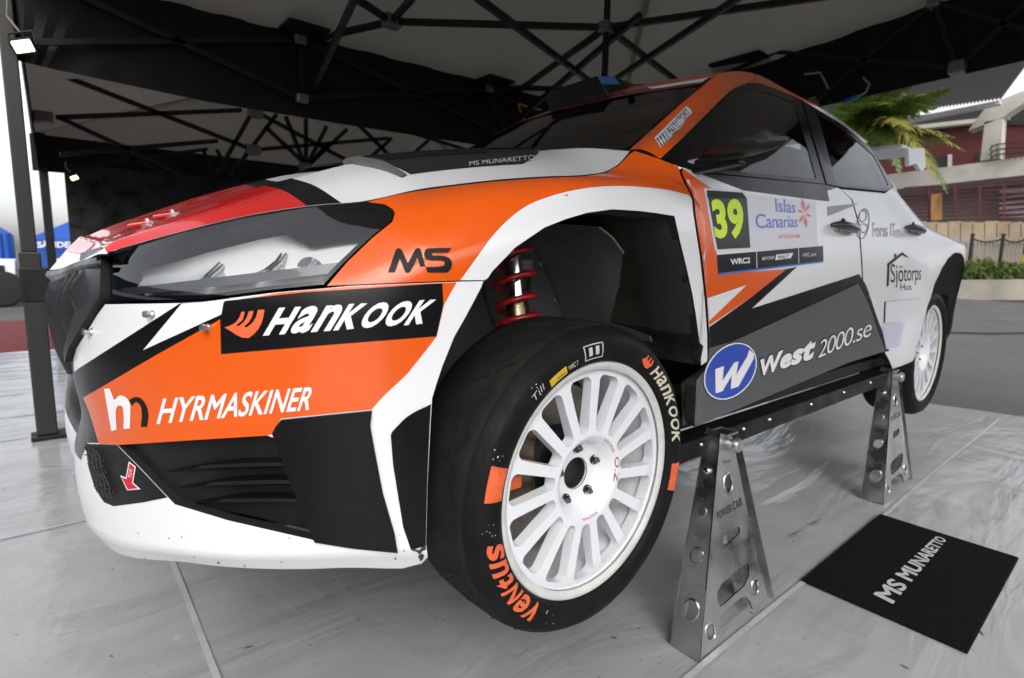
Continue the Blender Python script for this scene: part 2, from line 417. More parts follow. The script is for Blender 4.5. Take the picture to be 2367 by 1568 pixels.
ST = [
 (0.,          [(.075,.430),(.05,.470),(.036,.55),(.04,.60),(.065,.67),(.06,.74),(.04,.82),(.03,.91),(.045,.965),(.06,1.00),(.085,1.03)]),
 (s_of(y=.40), [(.022,.452),(.002,.490),(0,.555),(.004,.62),(.010,.69),(.005,.76),(.006,.84),(.018,.92),(.03,.97),(.05,1.01),(.072,1.045)]),
 (s_of(y=.62), [(.02,.492),(.0,.520),(0,.565),(0,.62),(0,.69),(0,.76),(.0,.84),(.004,.93),(.025,.985),(.060,1.04),(.095,1.085)]),
 (s_of(x=.50), [(.02,.500),(.0,.533),(0,.57),(0,.62),(0,.69),(0,.76),(0,.84),(0,.93),(.02,.985),(.073,1.055),(.13,1.115)]),
 (s_of(x=.36), [(.02,.484),(.0,.522),(0,.565),(0,.62),(0,.69),(0,.77),(0,.86),(0,.95),(.012,1.02),(.072,1.09),(.165,1.13)]),
 (s_of(x=.20), [(.05,.48),(.015,.50),(0,.55),(0,.62),(0,.69),(0,.77),(0,.86),(0,.96),(.004,1.06),(.055,1.13),(.19,1.163)]),
 (s_of(x=.0),  [(.05,.50),(.015,.51),(0,.55),(0,.62),(0,.69),(0,.77),(0,.86),(0,.98),(.0,1.10),(.045,1.163),(.205,1.193)]),
 (s_of(x=-.2), [(.05,.52),(.015,.53),(0,.57),(0,.63),(0,.70),(0,.78),(0,.87),(0,.98),(.0,1.10),(.045,1.175),(.205,1.215)]),
 (s_of(x=-.34),[(.06,.545),(.03,.555),(.02,.60),(.01,.66),(.005,.72),(.002,.79),(0,.88),(0,.98),(.002,1.09),(.045,1.17),(.15,1.225)]),
 (s_of(x=-.43),[(.06,.545),(.045,.555),(.035,.60),(.038,.66),(.04,.72),(.042,.79),(.044,.88),(.048,.98),(.06,1.08),(.08,1.16),(.115,1.25)]),
 (s_of(x=-.9), [(.06,.547),(.045,.557),(.035,.60),(.045,.66),(.05,.72),(.052,.79),(.05,.88),(.05,.98),(.06,1.08),(.085,1.17),(.125,1.275)]),
 (s_of(x=-1.5),[(.06,.55),(.045,.56),(.035,.60),(.045,.66),(.05,.72),(.052,.80),(.05,.89),(.05,.99),(.06,1.10),(.095,1.20),(.145,1.31)]),
 (s_of(x=-1.95),[(.06,.555),(.045,.565),(.035,.60),(.04,.66),(.044,.72),(.046,.80),(.046,.90),(.046,1.0),(.06,1.12),(.105,1.23),(.165,1.345)]),
 (s_of(x=-2.2),[(.05,.56),(.035,.57),(.02,.60),(.012,.66),(.004,.72),(-.002,.80),(-.004,.90),(.0,1.02),(.04,1.13),(.10,1.25),(.18,1.37)]),
 (s_of(x=-2.62),[(.05,.58),(.03,.59),(.01,.62),(-.01,.67),(-.018,.73),(-.02,.81),(-.02,.92),(-.018,1.10),(.02,1.143),(.165,1.235),(.27,1.365)]),
 (s_of(x=-2.95),[(.05,.60),(.03,.61),(.01,.64),(.0,.69),(0,.75),(0,.83),(.0,.95),(.0,1.095),(.05,1.14),(.24,1.225),(.30,1.34)]),
 (PS[-1] - .45, [(.05,.62),(.03,.63),(.0,.66),(.0,.71),(0,.77),(0,.85),(.02,.93),(.05,1.04),(.09,1.12),(.12,1.23),(.16,1.34)]),
 (PS[-1],      [(.05,.62),(.03,.63),(.0,.66),(.0,.71),(0,.77),(0,.85),(.02,.93),(.05,1.04),(.09,1.12),(.12,1.23),(.16,1.34)]),
]
# rows above the shoulder: under the bonnet at the front, side glass further back
GLS = {8: [(.20,1.262),(.265,1.30),(.33,1.33)], 9: [(.16,1.32),(.235,1.42),(.32,1.52)], 10: [(.18,1.40),(.245,1.52),(.32,1.635)], 11: [(.20,1.43),(.26,1.545),(.33,1.655)],
       12: [(.22,1.45),(.27,1.55),(.335,1.65)], 13: [(.23,1.46),(.28,1.55),(.335,1.64)], 14: [(.33,1.45),(.38,1.53),(.43,1.60)], 15: [(.35,1.42),(.40,1.50),(.45,1.57)], 16: [(.20,1.45),(.30,1.52),(.4,1.58)], 17: [(.20,1.45),(.30,1.52),(.4,1.58)]}
for i, (a, b) in enumerate(ST):
    o, z = b[-1]; b += GLS.get(i, [(o + .04, z + .012), (o + .08, z + .02), (o + .12, z + .03)])
SS = np.array([a for a, _ in ST]); SR = np.array([b for _, b in ST], float)     # (ns, 14, 2)
Sd = np.unique(np.r_[np.linspace(0, 1.75, 260), np.linspace(1.75, PS[-1], 300)])
Td = np.linspace(0, 13, 183)
R1 = pchip(SS, SR, Sd); R1t = R1.transpose(1, 0, 2)
R2 = np.concatenate([catmull(np.arange(2.), R1t[:2], Td[Td < 1]), catmull(np.arange(1., 14.), R1t[1:], Td[Td >= 1])]).transpose(1, 0, 2)   # crease along the lip
px_ = np.stack([np.interp(Sd, PS, PATH[:, k]) for k in (0, 1)], -1)
tg = np.stack([np.gradient(np.interp(Sd, PS, PATH[:, k]), Sd) for k in (0, 1)], -1)
for _ in range(3): tg[1:-1] = (tg[:-2] + 2 * tg[1:-1] + tg[2:]) / 4
tg[0] = (0, 1); tg[-1] = (0, -1)
tg /= np.linalg.norm(tg, axis=1, keepdims=True)
nin = np.c_[-tg[:, 1], tg[:, 0]]                      # inward in plan
Gd = np.zeros((len(Sd), len(Td), 3))
Gd[:, :, :2] = px_[:, None] + nin[:, None] * R2[:, :, :1]; Gd[:, :, 2] = R2[:, :, 1]
Gd[0, :, 1] = 0; Gd[-1, :, 1] = 0
SHELL = Surf(Sd, Td, Gd, 1., .065)
def sz(s, z):
    i = np.clip(np.searchsorted(Sd, s) - 1, 0, len(Sd) - 1); return ('st', s, float(np.interp(z, Gd[i, :, 2], Td)))

# ---- front bumper
top_b = [(243,704),(418,701),(472,697),(642,676),(751,667),(805,661.5),(1063,651.5),(1117.5,650.5)]
arch_b = [(1112.5,664),(1076.8,731.7),(1049.6,779.4),(1022.4,847.3),(1008.7,888),(998.6,922),(995,985),(988,1120),(985,1258),(988.5,1288)]
bump_loop = top_b + arch_b + [('st', s_of(x=.36) - .01, 0.25), ('st', s_of(x=.40), 0), ('st', .0, 0), ('st', 0, 5.6), ('st', s_of(y=.30), 5.6), (162,858), (168,835),(177,805),(204,762),(225,728)]
intake = [(272,1029),(440,1018),(617,1007),(632,1012),(680,1140),(726,1249),(530,1204),(404,1166),(318,1075)]
lowgr = [(199,1026),(230,1027),(271.5,1029),(317.5,1075),(388,1149.5),(332,1161),(264,1170),(242,1161),(221,1129),(206,1080)]
BUMP = SHELL.sheet('front_bumper', [bump_loop, intake], WHITE, CAR, grid=.018, rim=.02, mirror=True)
BUMPM = SHELL.last_mirror
blk = [(416,702),(170,860),(162,862),('st', s_of(y=.30), 5.59),('st', 0.0, 5.59),('st', 0.0, 2.7),('st', s_of(y=.3), 2.9),(203,1024),(260,1024),(330,880),(520,745),(530,690),(478,696.5),(421.5,701.5)]
SHELL.sheet('black_stripe', [blk], BLACK, BUMP, off=.0006, grid=.02, mirror=BUMPM)
orng = [(194,919.5),(364,820),(510,738.6),(530,700),(642,678),(751,668.5),(805,663),(1055,653),(1026,704.6),(1009,777.6),(981.6,813.4),(940.8,864.4),(886.4,915.4),(859.2,946),(650,967),(640,985),(634,1002),(617,1006.7),(440,1017.7),(274,1028.7),(229.8,1026),(218,985),(207,950)]
SHELL.sheet('orange_panel', [orng], ORANGE, BUMP, off=.0011, grid=.02, mirror=BUMPM)
SHELL.sheet('white_flash', [[(333,809.3),(421.5,702.5),(472,698.5),(640,677.5),(620,680),(518,700),(513.3,727)]], WHITE, BUMP, off=.0015, grid=.02)
hk = [(520,696.5),(700,677),(1022,655),(1024.5,704),(1008.5,777.5),(760,797),(512.5,818.5),(510.5,740)]
SHELL.sheet('sponsor_panel', [hk], BLACK, BUMP, off=.0016, grid=.02)
HKL = even_loops('HanKOOK', .048, 1.6, .10, {'H': .72, 'a': .66, 'n': .68, 'K': .74, 'O': .80})
lettering(SHELL, '', [(613,714),(1012,692),(1001,747),(609,776)], PW, BUMP, off=.0022, loops=HKL)
SHELL.sheet('emblem', [smoothloop([(521,757),(545,747),(556,733),(560,721)])+[(568,721)]+smoothloop([(568,721),(562,741),(548,752)])+smoothloop([(553,754),(568,742),(577,720)])+[(588,719)]+smoothloop([(588,719),(581,740),(566,755)])+smoothloop([(572,757),(590,741),(598,717)])+[(613,716)]+smoothloop([(613,716),(608,742),(593,768),(574,782),(552,776),(535,765),(521,757)])], PO, BUMP, off=.0022, grid=.01, step=5)
lettering(SHELL, 'HYRMASKINER', [(373,921),(727,893),(715,948),(364,981)], PW, BUMP, off=.0018, bold=.018, shear=.16, space=1.02)
# the h and the n of the emblem beside it
SHELL.sheet('emblem', [[(243,898.5),(256,898),(267,925)]+smoothloop([(267,925),(280,914),(293,918),(303,932),(304,950)], 4)+[(303,990),(288,991.5)]+smoothloop([(288,991.5),(288,955),(284,938),(275,938),(270,950)], 4)+[(272,993),(260,996)]], PW, BUMP, off=.0018, grid=.01, step=6)
SHELL.sheet('emblem', [smoothloop([(300,926),(312,918),(327,920),(339,935),(345,958),(342,986)], 4)+[(328,987)]+smoothloop([(328,987),(330,955),(326,936),(316,929),(308,938)], 4)], PB, BUMP, off=.0018, grid=.01, step=6)
# black corner panel, dive panel beside the wheel
SHELL.sheet('corner_panel', [[(640,985),(652,970),(860,949),(856,985),(866,1040),(885,1139.5),(912,1233),(919.2,1275.5),(818,1265.5),(729,1251),(678,1125),(632,1001)]], BLACK, BUMP, off=.0055, grid=.02, rim=.006, mirror=BUMPM)
SHELL.sheet('arch_panel', [smoothloop([(996,934),(941,963),(907,997)])+[(903,1006),(908.4,1074.6),(931.8,1218.7),(949.8,1270.9),(984,1262),(987,1120),(993,985)]], BLACK, BUMP, off=.0012, grid=.02, mirror=BUMPM)
SHELL.sheet('lower_grille', [lowgr], BLACKM, BUMP, off=.0012, grid=.02, mirror=BUMPM)
# air intake: recessed back plate with three long blades
ins = [(266,1026),(440,1013),(640,1002),(690,1140),(738,1258),(530,1212),(400,1174),(310,1079)]
def rec(W, p): return np.where(p[:, 0] > .70, -.012, np.where(p[:, 0] > .62, -.012 - (.70 - p[:, 0]) * .3, -.036))
INT = SHELL.sheet('air_intake', [ins], BLACKM, BUMP, grid=.016, offf=rec)
def blade(a, b, w0, w1, o0, o1, name='blade'):
    """long fin on the intake: pixel line a->b, widening from w0 to w1"""
    n = 14; V = []; 
    for i in range(n + 1):
        t = i / n; u = a[0] + (b[0] - a[0]) * t; v = a[1] + (b[1] - a[1]) * t - 4 * math.sin(math.pi * t); w = w0 + (w1 - w0) * min(1, t * 3)
        q0 = SHELL.pick(u, v - w / 2); q1 = SHELL.pick(u, v + w / 2); p, nn = SHELL.at(np.array([q0, q1]))
        oo = o0 + (o1 - o0) * min(1, t * 2.2)
        V += [p[0] - nn[0] * .04, p[0] + nn[0] * oo, p[0] * .5 + p[1] * .5 + nn[1] * (oo + .004), p[1] + nn[1] * (oo - .003), p[1] - nn[1] * .04]
    F = [(i * 5 + k, i * 5 + k + 1, i * 5 + 6 + k, i * 5 + 5 + k) for i in range(n) for k in range(4)]
    m = MB().add(V, [f[::-1] for f in F]); return m.build(name, BLACK, BUMP, smooth=True)
blade((368,1096),(668,1081),4,13,-.016,-.010)
blade((400,1135),(684,1122),4,13,-.018,-.010)
blade((434,1174),(700,1161),4,13,-.018,-.010) if False else None
blade((432,1172),(694,1166),4,12,-.018,-.010)
# tow arrow
ar = [(318,1064),(322,1064),(333,1083),(316,1083)]
SHELL.sheet('tow_arrow', [[(301,1066),(317,1078),(311,1115),(328,1130),(297,1133),(281,1098),(294,1103)]], PW, BUMP, off=.0022, grid=.02)
SHELL.sheet('tow_arrow', [[(303,1070),(314.5,1079),(308.5,1116),(322,1128),(299,1130.5),(285,1102),(296,1107)]], mat('arrow red', (.55, .01, .03), .4), BUMP, off=.0028, grid=.02)
lettering(SHELL, 'TOW', [(300.5,1102),(303.5,1082),(311.5,1083),(308,1104)], PW, BUMP, off=.0033)
NET = MB()
for i in range(9):
    u0, v0, u1, v1 = 203 + i * 3.5, 1034 + i * 12, 238 + i * 4.2, 1046 + i * 11.5
    pts = []
    for k in np.linspace(0, 1, 7):
        q = SHELL.pick(u0 + (u1 - u0) * k, v0 + (v1 - v0) * k + 5 * math.sin(k * 9 + i), 8)
        if q: p, n = SHELL.at(np.array([q])); pts.append(p[0] + n[0] * (.005 + .002 * (i % 2)))
    if len(pts) > 2: NET.tube(pts, .0011, 6)
for i in range(4):
    pts = []
    for k in np.linspace(0, 1, 9):
        q = SHELL.pick(206 + i * 9 + 38 * k + 3 * math.sin(k * 12), 1032 + i * 3 + 112 * k, 8)
        if q: p, n = SHELL.at(np.array([q])); pts.append(p[0] + n[0] * .007)
    if len(pts) > 2: NET.tube(pts, .0012, 6)
tag(NET.build('netting', mat('net black', (.03,.03,.03), .5), BUMP, smooth=True), kind='stuff')
# wear: stone chips along the lip, torn corner by the wheel
rc = random.Random(11)
for k in range(22):
    u = rc.uniform(240, 960); v = rc.choice((1283, 1290, 1300, 1240, 1305)) + rc.uniform(-12, 4); r = rc.uniform(1.2, 2.8)
    if SHELL.pick(u, v) is None: continue
    SHELL.sheet('paint_chip', [[(u + r * rc.uniform(.5, 1.3) * math.cos(a), v + r * rc.uniform(.4, 1.) * math.sin(a)) for a in np.linspace(0, 6.28, 6, endpoint=False)]], PB, BUMP, off=.0012, grid=.02, step=6)
SHELL.sheet('torn_edge', [[(950,1272),(958,1268),(968,1271),(976,1263),(984,1262),(984,1270),(976,1273),(970,1280),(962,1274)]], CARBON, BUMP, off=.002, grid=.02, step=5)
SHELL.sheet('torn_edge', [[(966,1284),(974,1278),(980,1281),(978,1290),(972,1296),(969,1290)]], CARBON, BUMP, off=.002, grid=.02, step=5)
# quick-release pins on the bumper
for (u, v) in ((212,768),(352,727),(481,757)):
    q = SHELL.pick(u, v); p, n = SHELL.at(np.array([q])); p, n = p[0], n[0]
    m = MB().tube([p - n * .002, p + n * .0005, p + n * .003, p + n * .004, p + n * .008, p + n * .0085, p + n * .013, p + n * .0135], [.0065, .0065, .0045, .0035, .0035, .0055, .0055, .003], 14)
    m.build('fixing_pin', STEEL, BUMP, smooth=True)

# ---- front wing
hood_gap = [(850,467),(919,450),(956,443.5),(1048,430.5),(1140,420),(1250,412),(1353,407.5),(1398,401),(1428,384.5),(1456,357)]
arch_in = [(1127.5,643),(1137,628),(1190.3,572.4),(1257.9,526.5),(1306.2,507.2),(1354.5,492.7),(1414.9,484.3),(1475.3,487.9),(1513.9,492.7),(1558.6,499.9),(1572,560),(1586.4,618.3),(1600,680),(1608,727),(1617.8,799.5),(1620.2,845.4)]
gapd = [(1635.2,836),(1634.7,775.3),(1628.7,690.8),(1617.8,594.2),(1602,490),(1600,462),(1594,446),(1582,425),(1572,402),(1569,386)]
head_r = [(851,467),(889,472.5),(908,484),(913,493),(907,513),(861,550.5),(804,605),(752,661)]
wing = hood_gap + [(1467,349),(1520,366.5)] + gapd[::-1] + [(1620.2,845.4)] + arch_in[::-1][1:] + [(1120,648),(1063,648.5),(805,658.5),(756,661)] + head_r[::-1][1:-1]
WING = SHELL.sheet('front_wing', [wing], ORANGE, CAR, grid=.018, rim=.018, mirror=True); WINGM = SHELL.last_mirror
band_out = smoothloop([(1064,648),(1097,602.6),(1136,549),(1170,513),(1212.7,479.4),(1280.7,452),(1348.7,436.9),(1416.7,431),(1484.8,433.5),(1552.7,442),(1592,452.2)])
band_r = [(1599,462),(1601,490),(1617,594.2),(1628,690.8),(1634,775.3),(1634.5,835),(1620.8,845)]
SHELL.sheet('arch_band', [band_out + band_r + arch_in[::-1][1:] + [(1119.5,648)]], WHITE, WING, off=.0007, grid=.018, mirror=WINGM)
bb = [(1055.5,652.5),(1117,651),(1112,664),(1076.3,731.7),(1049,779.4),(1022,847.3),(1008.3,888),(998.2,922),(996,934),(941,963),(907,997),(903,1006),(890,1010),(860,985),(860,948),(886.4,915.4),(940.8,864.4),(981.6,813.4),(1009,777.6),(1026,704.6)]
# MS mark
ms1 = [(897,630),(914,582)]+smoothloop([(914,582),(920,575),(927,577),(931,583)],4)+[(943,609),(957,583)]+smoothloop([(957,583),(963,575),(971,576),(974,583)],4)+[(983,616),(971,617),(965,596),(952,622)]+smoothloop([(952,622),(946,630),(938,630),(934,622)],4)+[(924,598),(913,630)]
SHELL.sheet('lettering', [ms1], PB, WING, off=.0015, grid=.012, step=6)
ms2 = smoothloop([(1043,574),(1003,575),(984,578),(980,588),(984,598),(996,602)],5)+[(1020,603),(1028,606),(1027,614),(1016,617)]+[(984,618),(988,630)]+smoothloop([(1015,630),(1036,628),(1043,618),(1043,603),(1032,594),(1016,592)],5)+[(1000,592),(998,588),(1002,585),(1036,584)]
SHELL.sheet('lettering', [ms2], PB, WING, off=.0015, grid=.012, step=6)

# ---- doors
belt = [(1577,386.5),(1614.6,400.5),(1734,412.5),(1907,428.5),(1943,436.5),(2046,446.5),(2063,437)]
d_left = [(1641,838),(1640,775),(1634,691),(1623,594),(1607,490),(1605,462),(1599,446),(1587,425),(1577,402)]
fdoor = [(1577,387)] + belt[1:4] + [(1940,436),(1968,462),(1984,520),(1990,600),(1993,660),(2010,740),(2030,795)] + [(1960,828),(1800,905),(1606,985),(1602,975),(1606,880),(1641,848)] + d_left[:-1]
FD = SHELL.sheet('front_door', [fdoor], WHITE, CAR, grid=.024, rim=.02, mirror=True); FDM = SHELL.last_mirror
def sx(x, z): return sz(s_of(x=x), z)
BQ = [(-2.262,1.378),(-2.24,1.30),(-2.17,1.20),(-2.12,1.10),(-2.09,.95),(-2.08,.75),(-2.08,.568)]
rdoor = [(1943,438),(2046,447.5)] + [sx(x + .0005, z) for x, z in BQ] + [sx(-1.995, .566), (2034,795),(2013,738),(1996,660),(1993,600),(1987,520),(1971,462)]
RD = SHELL.sheet('rear_door', [rdoor], WHITE, CAR, grid=.03, rim=.02, mirror=True); RDM = SHELL.last_mirror
# livery of the doors
SHELL.sheet('orange_panel', [[(1577,389),(1620,420),(1646,437),(1670,441),(1641,442),(1655,577),(1659,634),(1818,622),(1733,690),(1639.3,752)] + d_left[2:]], ORANGE, FD, off=.0007, grid=.02)
SHELL.sheet('white_flash', [[(1634.3,690),(1725,659),(1638.5,742)]], WHITE, FD, off=.0012, grid=.02)
SHELL.sheet('black_stripe', [[(1612,400),(1735,411.5),(1905,427),(1935,434),(1912,442),(1917,466),(1880,462),(1720,441)]], BLACK, FD, off=.0007, grid=.02)
SHELL.sheet('grey_flash', [[(1912,478),(1985,470),(1970,478),(1913,500)]], mat('grey print', (.25,.25,.25), .4), FD, off=.0007, grid=.02)
# skirt: black frame, grey field with lettering
sk_black = [(1639.3,756),(1733,690),(1818,622),(1842,617),(1738,713),(1985,634),(2002,660),(2022,720),(2042,775),(2055,812),(2040,815),(2028,770),(2004,700),(1980,657),(1690,790),(1640.3,805)]
SHELL.sheet('black_stripe', [sk_black], BLACK, FD, off=.0009, grid=.02)
SKIRT = SHELL.sheet('side_skirt', [[(1637,804),(1692,789),(1981,656),(2005,701),(2028,770),(2044,812),(1960,838),(1800,905),(1604,986),(1602,975),(1606,880),(1632,848)]], GREYV, CAR, off=.004, grid=.024, rim=.01, mirror=True)
# W roundel
def ell(c, a, b, rot, k=28):
    r = math.radians(rot); return [(c[0] + a * math.cos(t) * math.cos(r) - b * math.sin(t) * math.sin(r), c[1] + a * math.cos(t) * math.sin(r) + b * math.sin(t) * math.cos(r)) for t in np.linspace(0, 2 * math.pi, k, endpoint=False)]
cW = (1684,858)
SHELL.sheet('roundel', [ell(cW, 75, 55, -52)], PB, SKIRT, off=.0048, grid=.02)
SHELL.sheet('roundel', [ell(cW, 73, 53.5, -52)], PW, SKIRT, off=.0052, grid=.02)
SHELL.sheet('roundel', [ell(cW, 70, 50.5, -52)], BLUE, SKIRT, off=.0057, grid=.02)
wl_ = [(1648,853),(1668,846),(1665,880),(1692,838),(1702,835),(1697,866),(1722,824),(1727,808),(1738,818),(1737,830),(1702,893),(1684,899),(1686,868),(1665,904),(1649,909)]
SHELL.sheet('lettering', [wl_], PW, SKIRT, off=.0063, grid=.02)
def outlined(t, quad, b0, b1, m0, m1, par, off, **k):
    """lettering with an outline: the outline is the same text drawn bolder"""
    lettering(SHELL, t, [(quad[0][0]-2.5,quad[0][1]-2.5),(quad[1][0]+2.5,quad[1][1]-3),(quad[2][0]+2.5,quad[2][1]+2.5),(quad[3][0]-2.5,quad[3][1]+3)], m0, par, off=off, bold=b0, **k)
    lettering(SHELL, t, quad, m1, par, off=off + .0006, bold=b1, **k)
outlined('West', [(1753,832),(1883,774),(1880,828),(1754,870)], .07, .05, PB, PW, SKIRT, .005, shear=.2, space=1.08)
outlined('2000.se', [(1888,790),(2010,735),(2012,775),(1886,829)], .02, -.006, PB, PW, SKIRT, .005, shear=.2, space=.88)
# number plate on the door
SHELL.sheet('plate_border', [[(1626,436),(1718,442),(1727,449),(1885,468),(1889,572),(1651,579)]], mat('sticker white', (.62,.62,.68), .35, coat=.3), FD, off=.0014, grid=.02)
SHELL.sheet('number_panel', [[(1632,441),(1714,446),(1725,460),(1733,573),(1657,577)]], mat('number grey', (.022,.021,.018), .35, spec=.3), FD, off=.0019, grid=.02)
SHELL.sheet('number_panel', [[(1632,441),(1714,446),(1724.5,459),(1634,458)]], PB, FD, off=.0024, grid=.02)
YEL = mat('number yellow', (.62,.86,.01), .4)
lettering(SHELL, '39', [(1640,462),(1714,460),(1719,553),(1652,554)], YEL, FD, off=.0027, bold=.045, space=1.05)
LIL = mat('print lilac', (.14,.20,.62), .4); PINK = mat('print coral', (.70,.16,.13), .4)
lettering(SHELL, 'Islas', [(1790,459),(1838,466),(1838,494),(1792,490)], LIL, FD, off=.002, bold=.006, space=.95)
lettering(SHELL, 'Canarias', [(1744,494),(1843,499),(1842,526),(1746,529)], LIL, FD, off=.002, bold=.008, space=.95)
lettering(SHELL, 'LATITUD DE VIDA', [(1797,543),(1849,542),(1849,551),(1797,552)], PINK, FD, off=.002)
for k in range(6):
    a = math.radians(90 + 60 * k + 15); c = (1858, 494); r0, r1 = 4, 31 if k % 3 else 36
    d = (math.cos(a) * .55, -math.sin(a)); w = (-d[1] * .3, d[0] * .3)
    SHELL.sheet('emblem_petal', [[(c[0]+d[0]*r0,c[1]+d[1]*r0),(c[0]+d[0]*r1*.6+w[0]*16,c[1]+d[1]*r1*.6+w[1]*16),(c[0]+d[0]*r1,c[1]+d[1]*r1),(c[0]+d[0]*r1*.6-w[0]*16,c[1]+d[1]*r1*.6-w[1]*16)]], PINK, FD, off=.002, grid=.02)
SHELL.sheet('series_strip', [[(1656,590),(1901,569),(1902,603),(1659,632)]], BLACK, FD, off=.0021, grid=.02)
SHELL.sheet('series_strip', [[(1659,632),(1902,603),(1902,606.5),(1659,636.5)]], mat('strip blue', (.03,.14,.55), .4), FD, off=.0021, grid=.02)
lettering(SHELL, 'WRC2', [(1686,599),(1732,595),(1732,608),(1687,613)], PW, FD, off=.0026, bold=.03)
lettering(SHELL, 'BEYOND', [(1760,595),(1788,592),(1788,599),(1760,602)], PW, FD, off=.0026)
SHELL.sheet('badge', [[(1792,589),(1832,585),(1826,597),(1790,602)]], PW, FD, off=.0026, grid=.02)
lettering(SHELL, 'RALLY', [(1797,591),(1823,588),(1820,596),(1796,599)], PB, FD, off=.0031, bold=.02)
lettering(SHELL, 'WRC.com', [(1853,586),(1884,583),(1884,592),(1853,595)], PW, FD, off=.0026)
for (a, b) in (((1746,583),(1747,621)), ((1843,574.5),(1844,609))):
    SHELL.sheet('divider', [[a,(a[0]+1.4,a[1]),(b[0]+1.4,b[1]),b]], PW, FD, off=.0026, grid=.02)
DKG = mat('print dark grey', (.10,.10,.10), .4)
lettering(SHELL, 'Forss IT', [(2016,515),(2069,517),(2069,547),(2017,549)], mat('print grey', (.35,.35,.36), .4), RD, off=.001, bold=.004)
SHELL.sheet('emblem_ring', [ell((1994,518),15,36,8), ell((1994,518),13,33.5,8)], DKG, RD, off=.001, grid=.02, step=5)
SHELL.sheet('emblem_ring', [ell((1994,500),9,14,8), ell((1994,500),7.4,12,8)], DKG, RD, off=.0014, grid=.02, step=4)
SHELL.sheet('emblem_ring', [ell((1996,528),10,11,8), ell((1996,528),8.4,9.2,8)], DKG, RD, off=.0014, grid=.02, step=4)
lettering(SHELL, 'Sjötorps', [(2058,610),(2129,614),(2128,657),(2058,668)], PB, RD, off=.001)
lettering(SHELL, 'Hus', [(2080,656),(2106,655),(2106,670),(2081,672)], PB, RD, off=.001)
SHELL.sheet('house_mark', [[(2051,616),(2056,613),(2054,660),(2049,664)]], PB, RD, off=.001, grid=.02, step=5)
SHELL.sheet('house_mark', [[(2050,618),(2050,610),(2085,583),(2100,596),(2093,594),(2085,590)]], PB, RD, off=.0014, grid=.02, step=5)
SHELL.sheet('house_mark', [[(2067,597),(2067,587),(2071,587),(2071,594)]], PB, RD, off=.0018, grid=.02, step=4)
# rear quarter / rear wing flare
quarter = [(2066,438),(2078,470),(2112,504),(2145,540),(2160,548),(2210,549),('st', s_of(x=-2.72), 8.4),('st', s_of(x=-2.95), 9.2),('st', PS[-1], 9.2),('st', PS[-1], 12.5),('st', s_of(x=-2.62), 11.3)]
# ---- rear wing with its arch (given in metres: x along the car, z height)
AXR, AZR, ARR = -2.564, .715, .365
archR = [sx(AXR + ARR * math.cos(a), AZR + ARR * math.sin(a)) for a in np.linspace(math.radians(-22), math.radians(205), 40)]
rw = [sx(x - .0005, z) for x, z in BQ] + [sx(-2.21, .575)] + archR + [sx(-2.96, .60), ('st', PS[-1], .3), ('st', PS[-1], 12.9), ('st', s_of(x=-2.95), 12.9), ('st', s_of(x=-2.42), 12.9), ('st', s_of(x=-2.31), 11.4)]
RW = SHELL.sheet('rear_wing', [rw], WHITE, CAR, grid=.03, rim=.01, mirror=True)
LILAC = mat('lilac film', (.55, .55, .68), .4)
SHELL.sheet('stone_guard', [[(2044,698),(2126,690),(2124,727),(2075,744),(2042,747)]], mat('guard white', (.66,.66,.70), .45), RW, off=.006, grid=.03, rim=.006)
SHELL.sheet('stone_guard', [[(2036,752),(2090,746),(2078,800),(2048,808)]], LILAC, RW, off=.002, grid=.03)

# ---- bonnet
ed = [(250,584,.45),(334,559,.487),(419,536,.52),(563,501,.57),(712,477,.62),(848,464,.66),(956,440,.69),(1048,427,.70),(1140,416.5,.705),(1250,408.5,.71),(1353,404,.71),(1398,397,.705),(1430,379,.685),(1455,350,.655)]
rd = [(250.5,568,.42),(297,545,.415),(347,522,.41),(470,478,.40),(616,429,.40),(735,397,.40),(822,376,.40)]
E_ = np.array([P(u, v, y=y) for u, v, y in ed]); R_ = [P(u, v, y=y) for u, v, y in rd]
for x, z in ((.13,1.247),(.02,1.268),(-.10,1.288),(-.20,1.303),(-.255,1.311),(-.29,1.316),(-.325,1.322)): R_.append(np.array([x, .40, z]))
R_ = np.array(R_)
HG = [[P(249,587,y=.458), np.array([.742,.43,1.004]), np.array([.75,.39,.998]), np.array([.785,.2,.975]), np.array([.80,0,.966])]]
for e, r in zip(E_, R_):
    md = (e + r) / 2; nrm = np.cross(r - e, (1, 0, 0)); nrm /= np.linalg.norm(nrm); nrm *= np.sign(nrm[2]); md = md + nrm * .007
    HG.append([e, md, r, r * (1, .5, 1) + (.012, 0, -.003), r * (1, 0, 1) + (.03, 0, .006)])
HG = np.array(HG); hs_ = np.r_[0, np.cumsum(np.linalg.norm(np.diff(HG[:, 1], axis=0), axis=1))]
Hs = np.linspace(0, hs_[-1], 170); H1 = catmull(hs_, HG, Hs)
Ht = np.unique(np.r_[np.linspace(0, 2, 41), np.linspace(2, 4, 31)])
def hrow(A):
    a = catmull(np.array([0., 1, 2]), A[:3], Ht[Ht <= 2]); b = catmull(np.array([2., 3, 4]), A[2:], Ht[Ht > 2]); return np.vstack([a, b])
H2 = np.stack([hrow(H1[i]) for i in range(len(Hs))])
HOODS = Surf(Hs, Ht, H2, 1., .13)
hl = [('st', 0, .0), ('st', Hs[-1], .0), ('st', Hs[-1], 4), ('st', 0, 4)]
HOOD = HOODS.sheet('bonnet', [hl], WHITE, CAR, grid=.02, rim=.006, mirror=True); HOODM = HOODS.last_mirror
def hp(u, v): q = HOODS.pick(u, v, 25); return ('st', q[0], q[1])
a0, a1 = hp(712, 479.5), hp(622, 432)
b0, b1 = hp(790, 471), hp(678, 414.5)
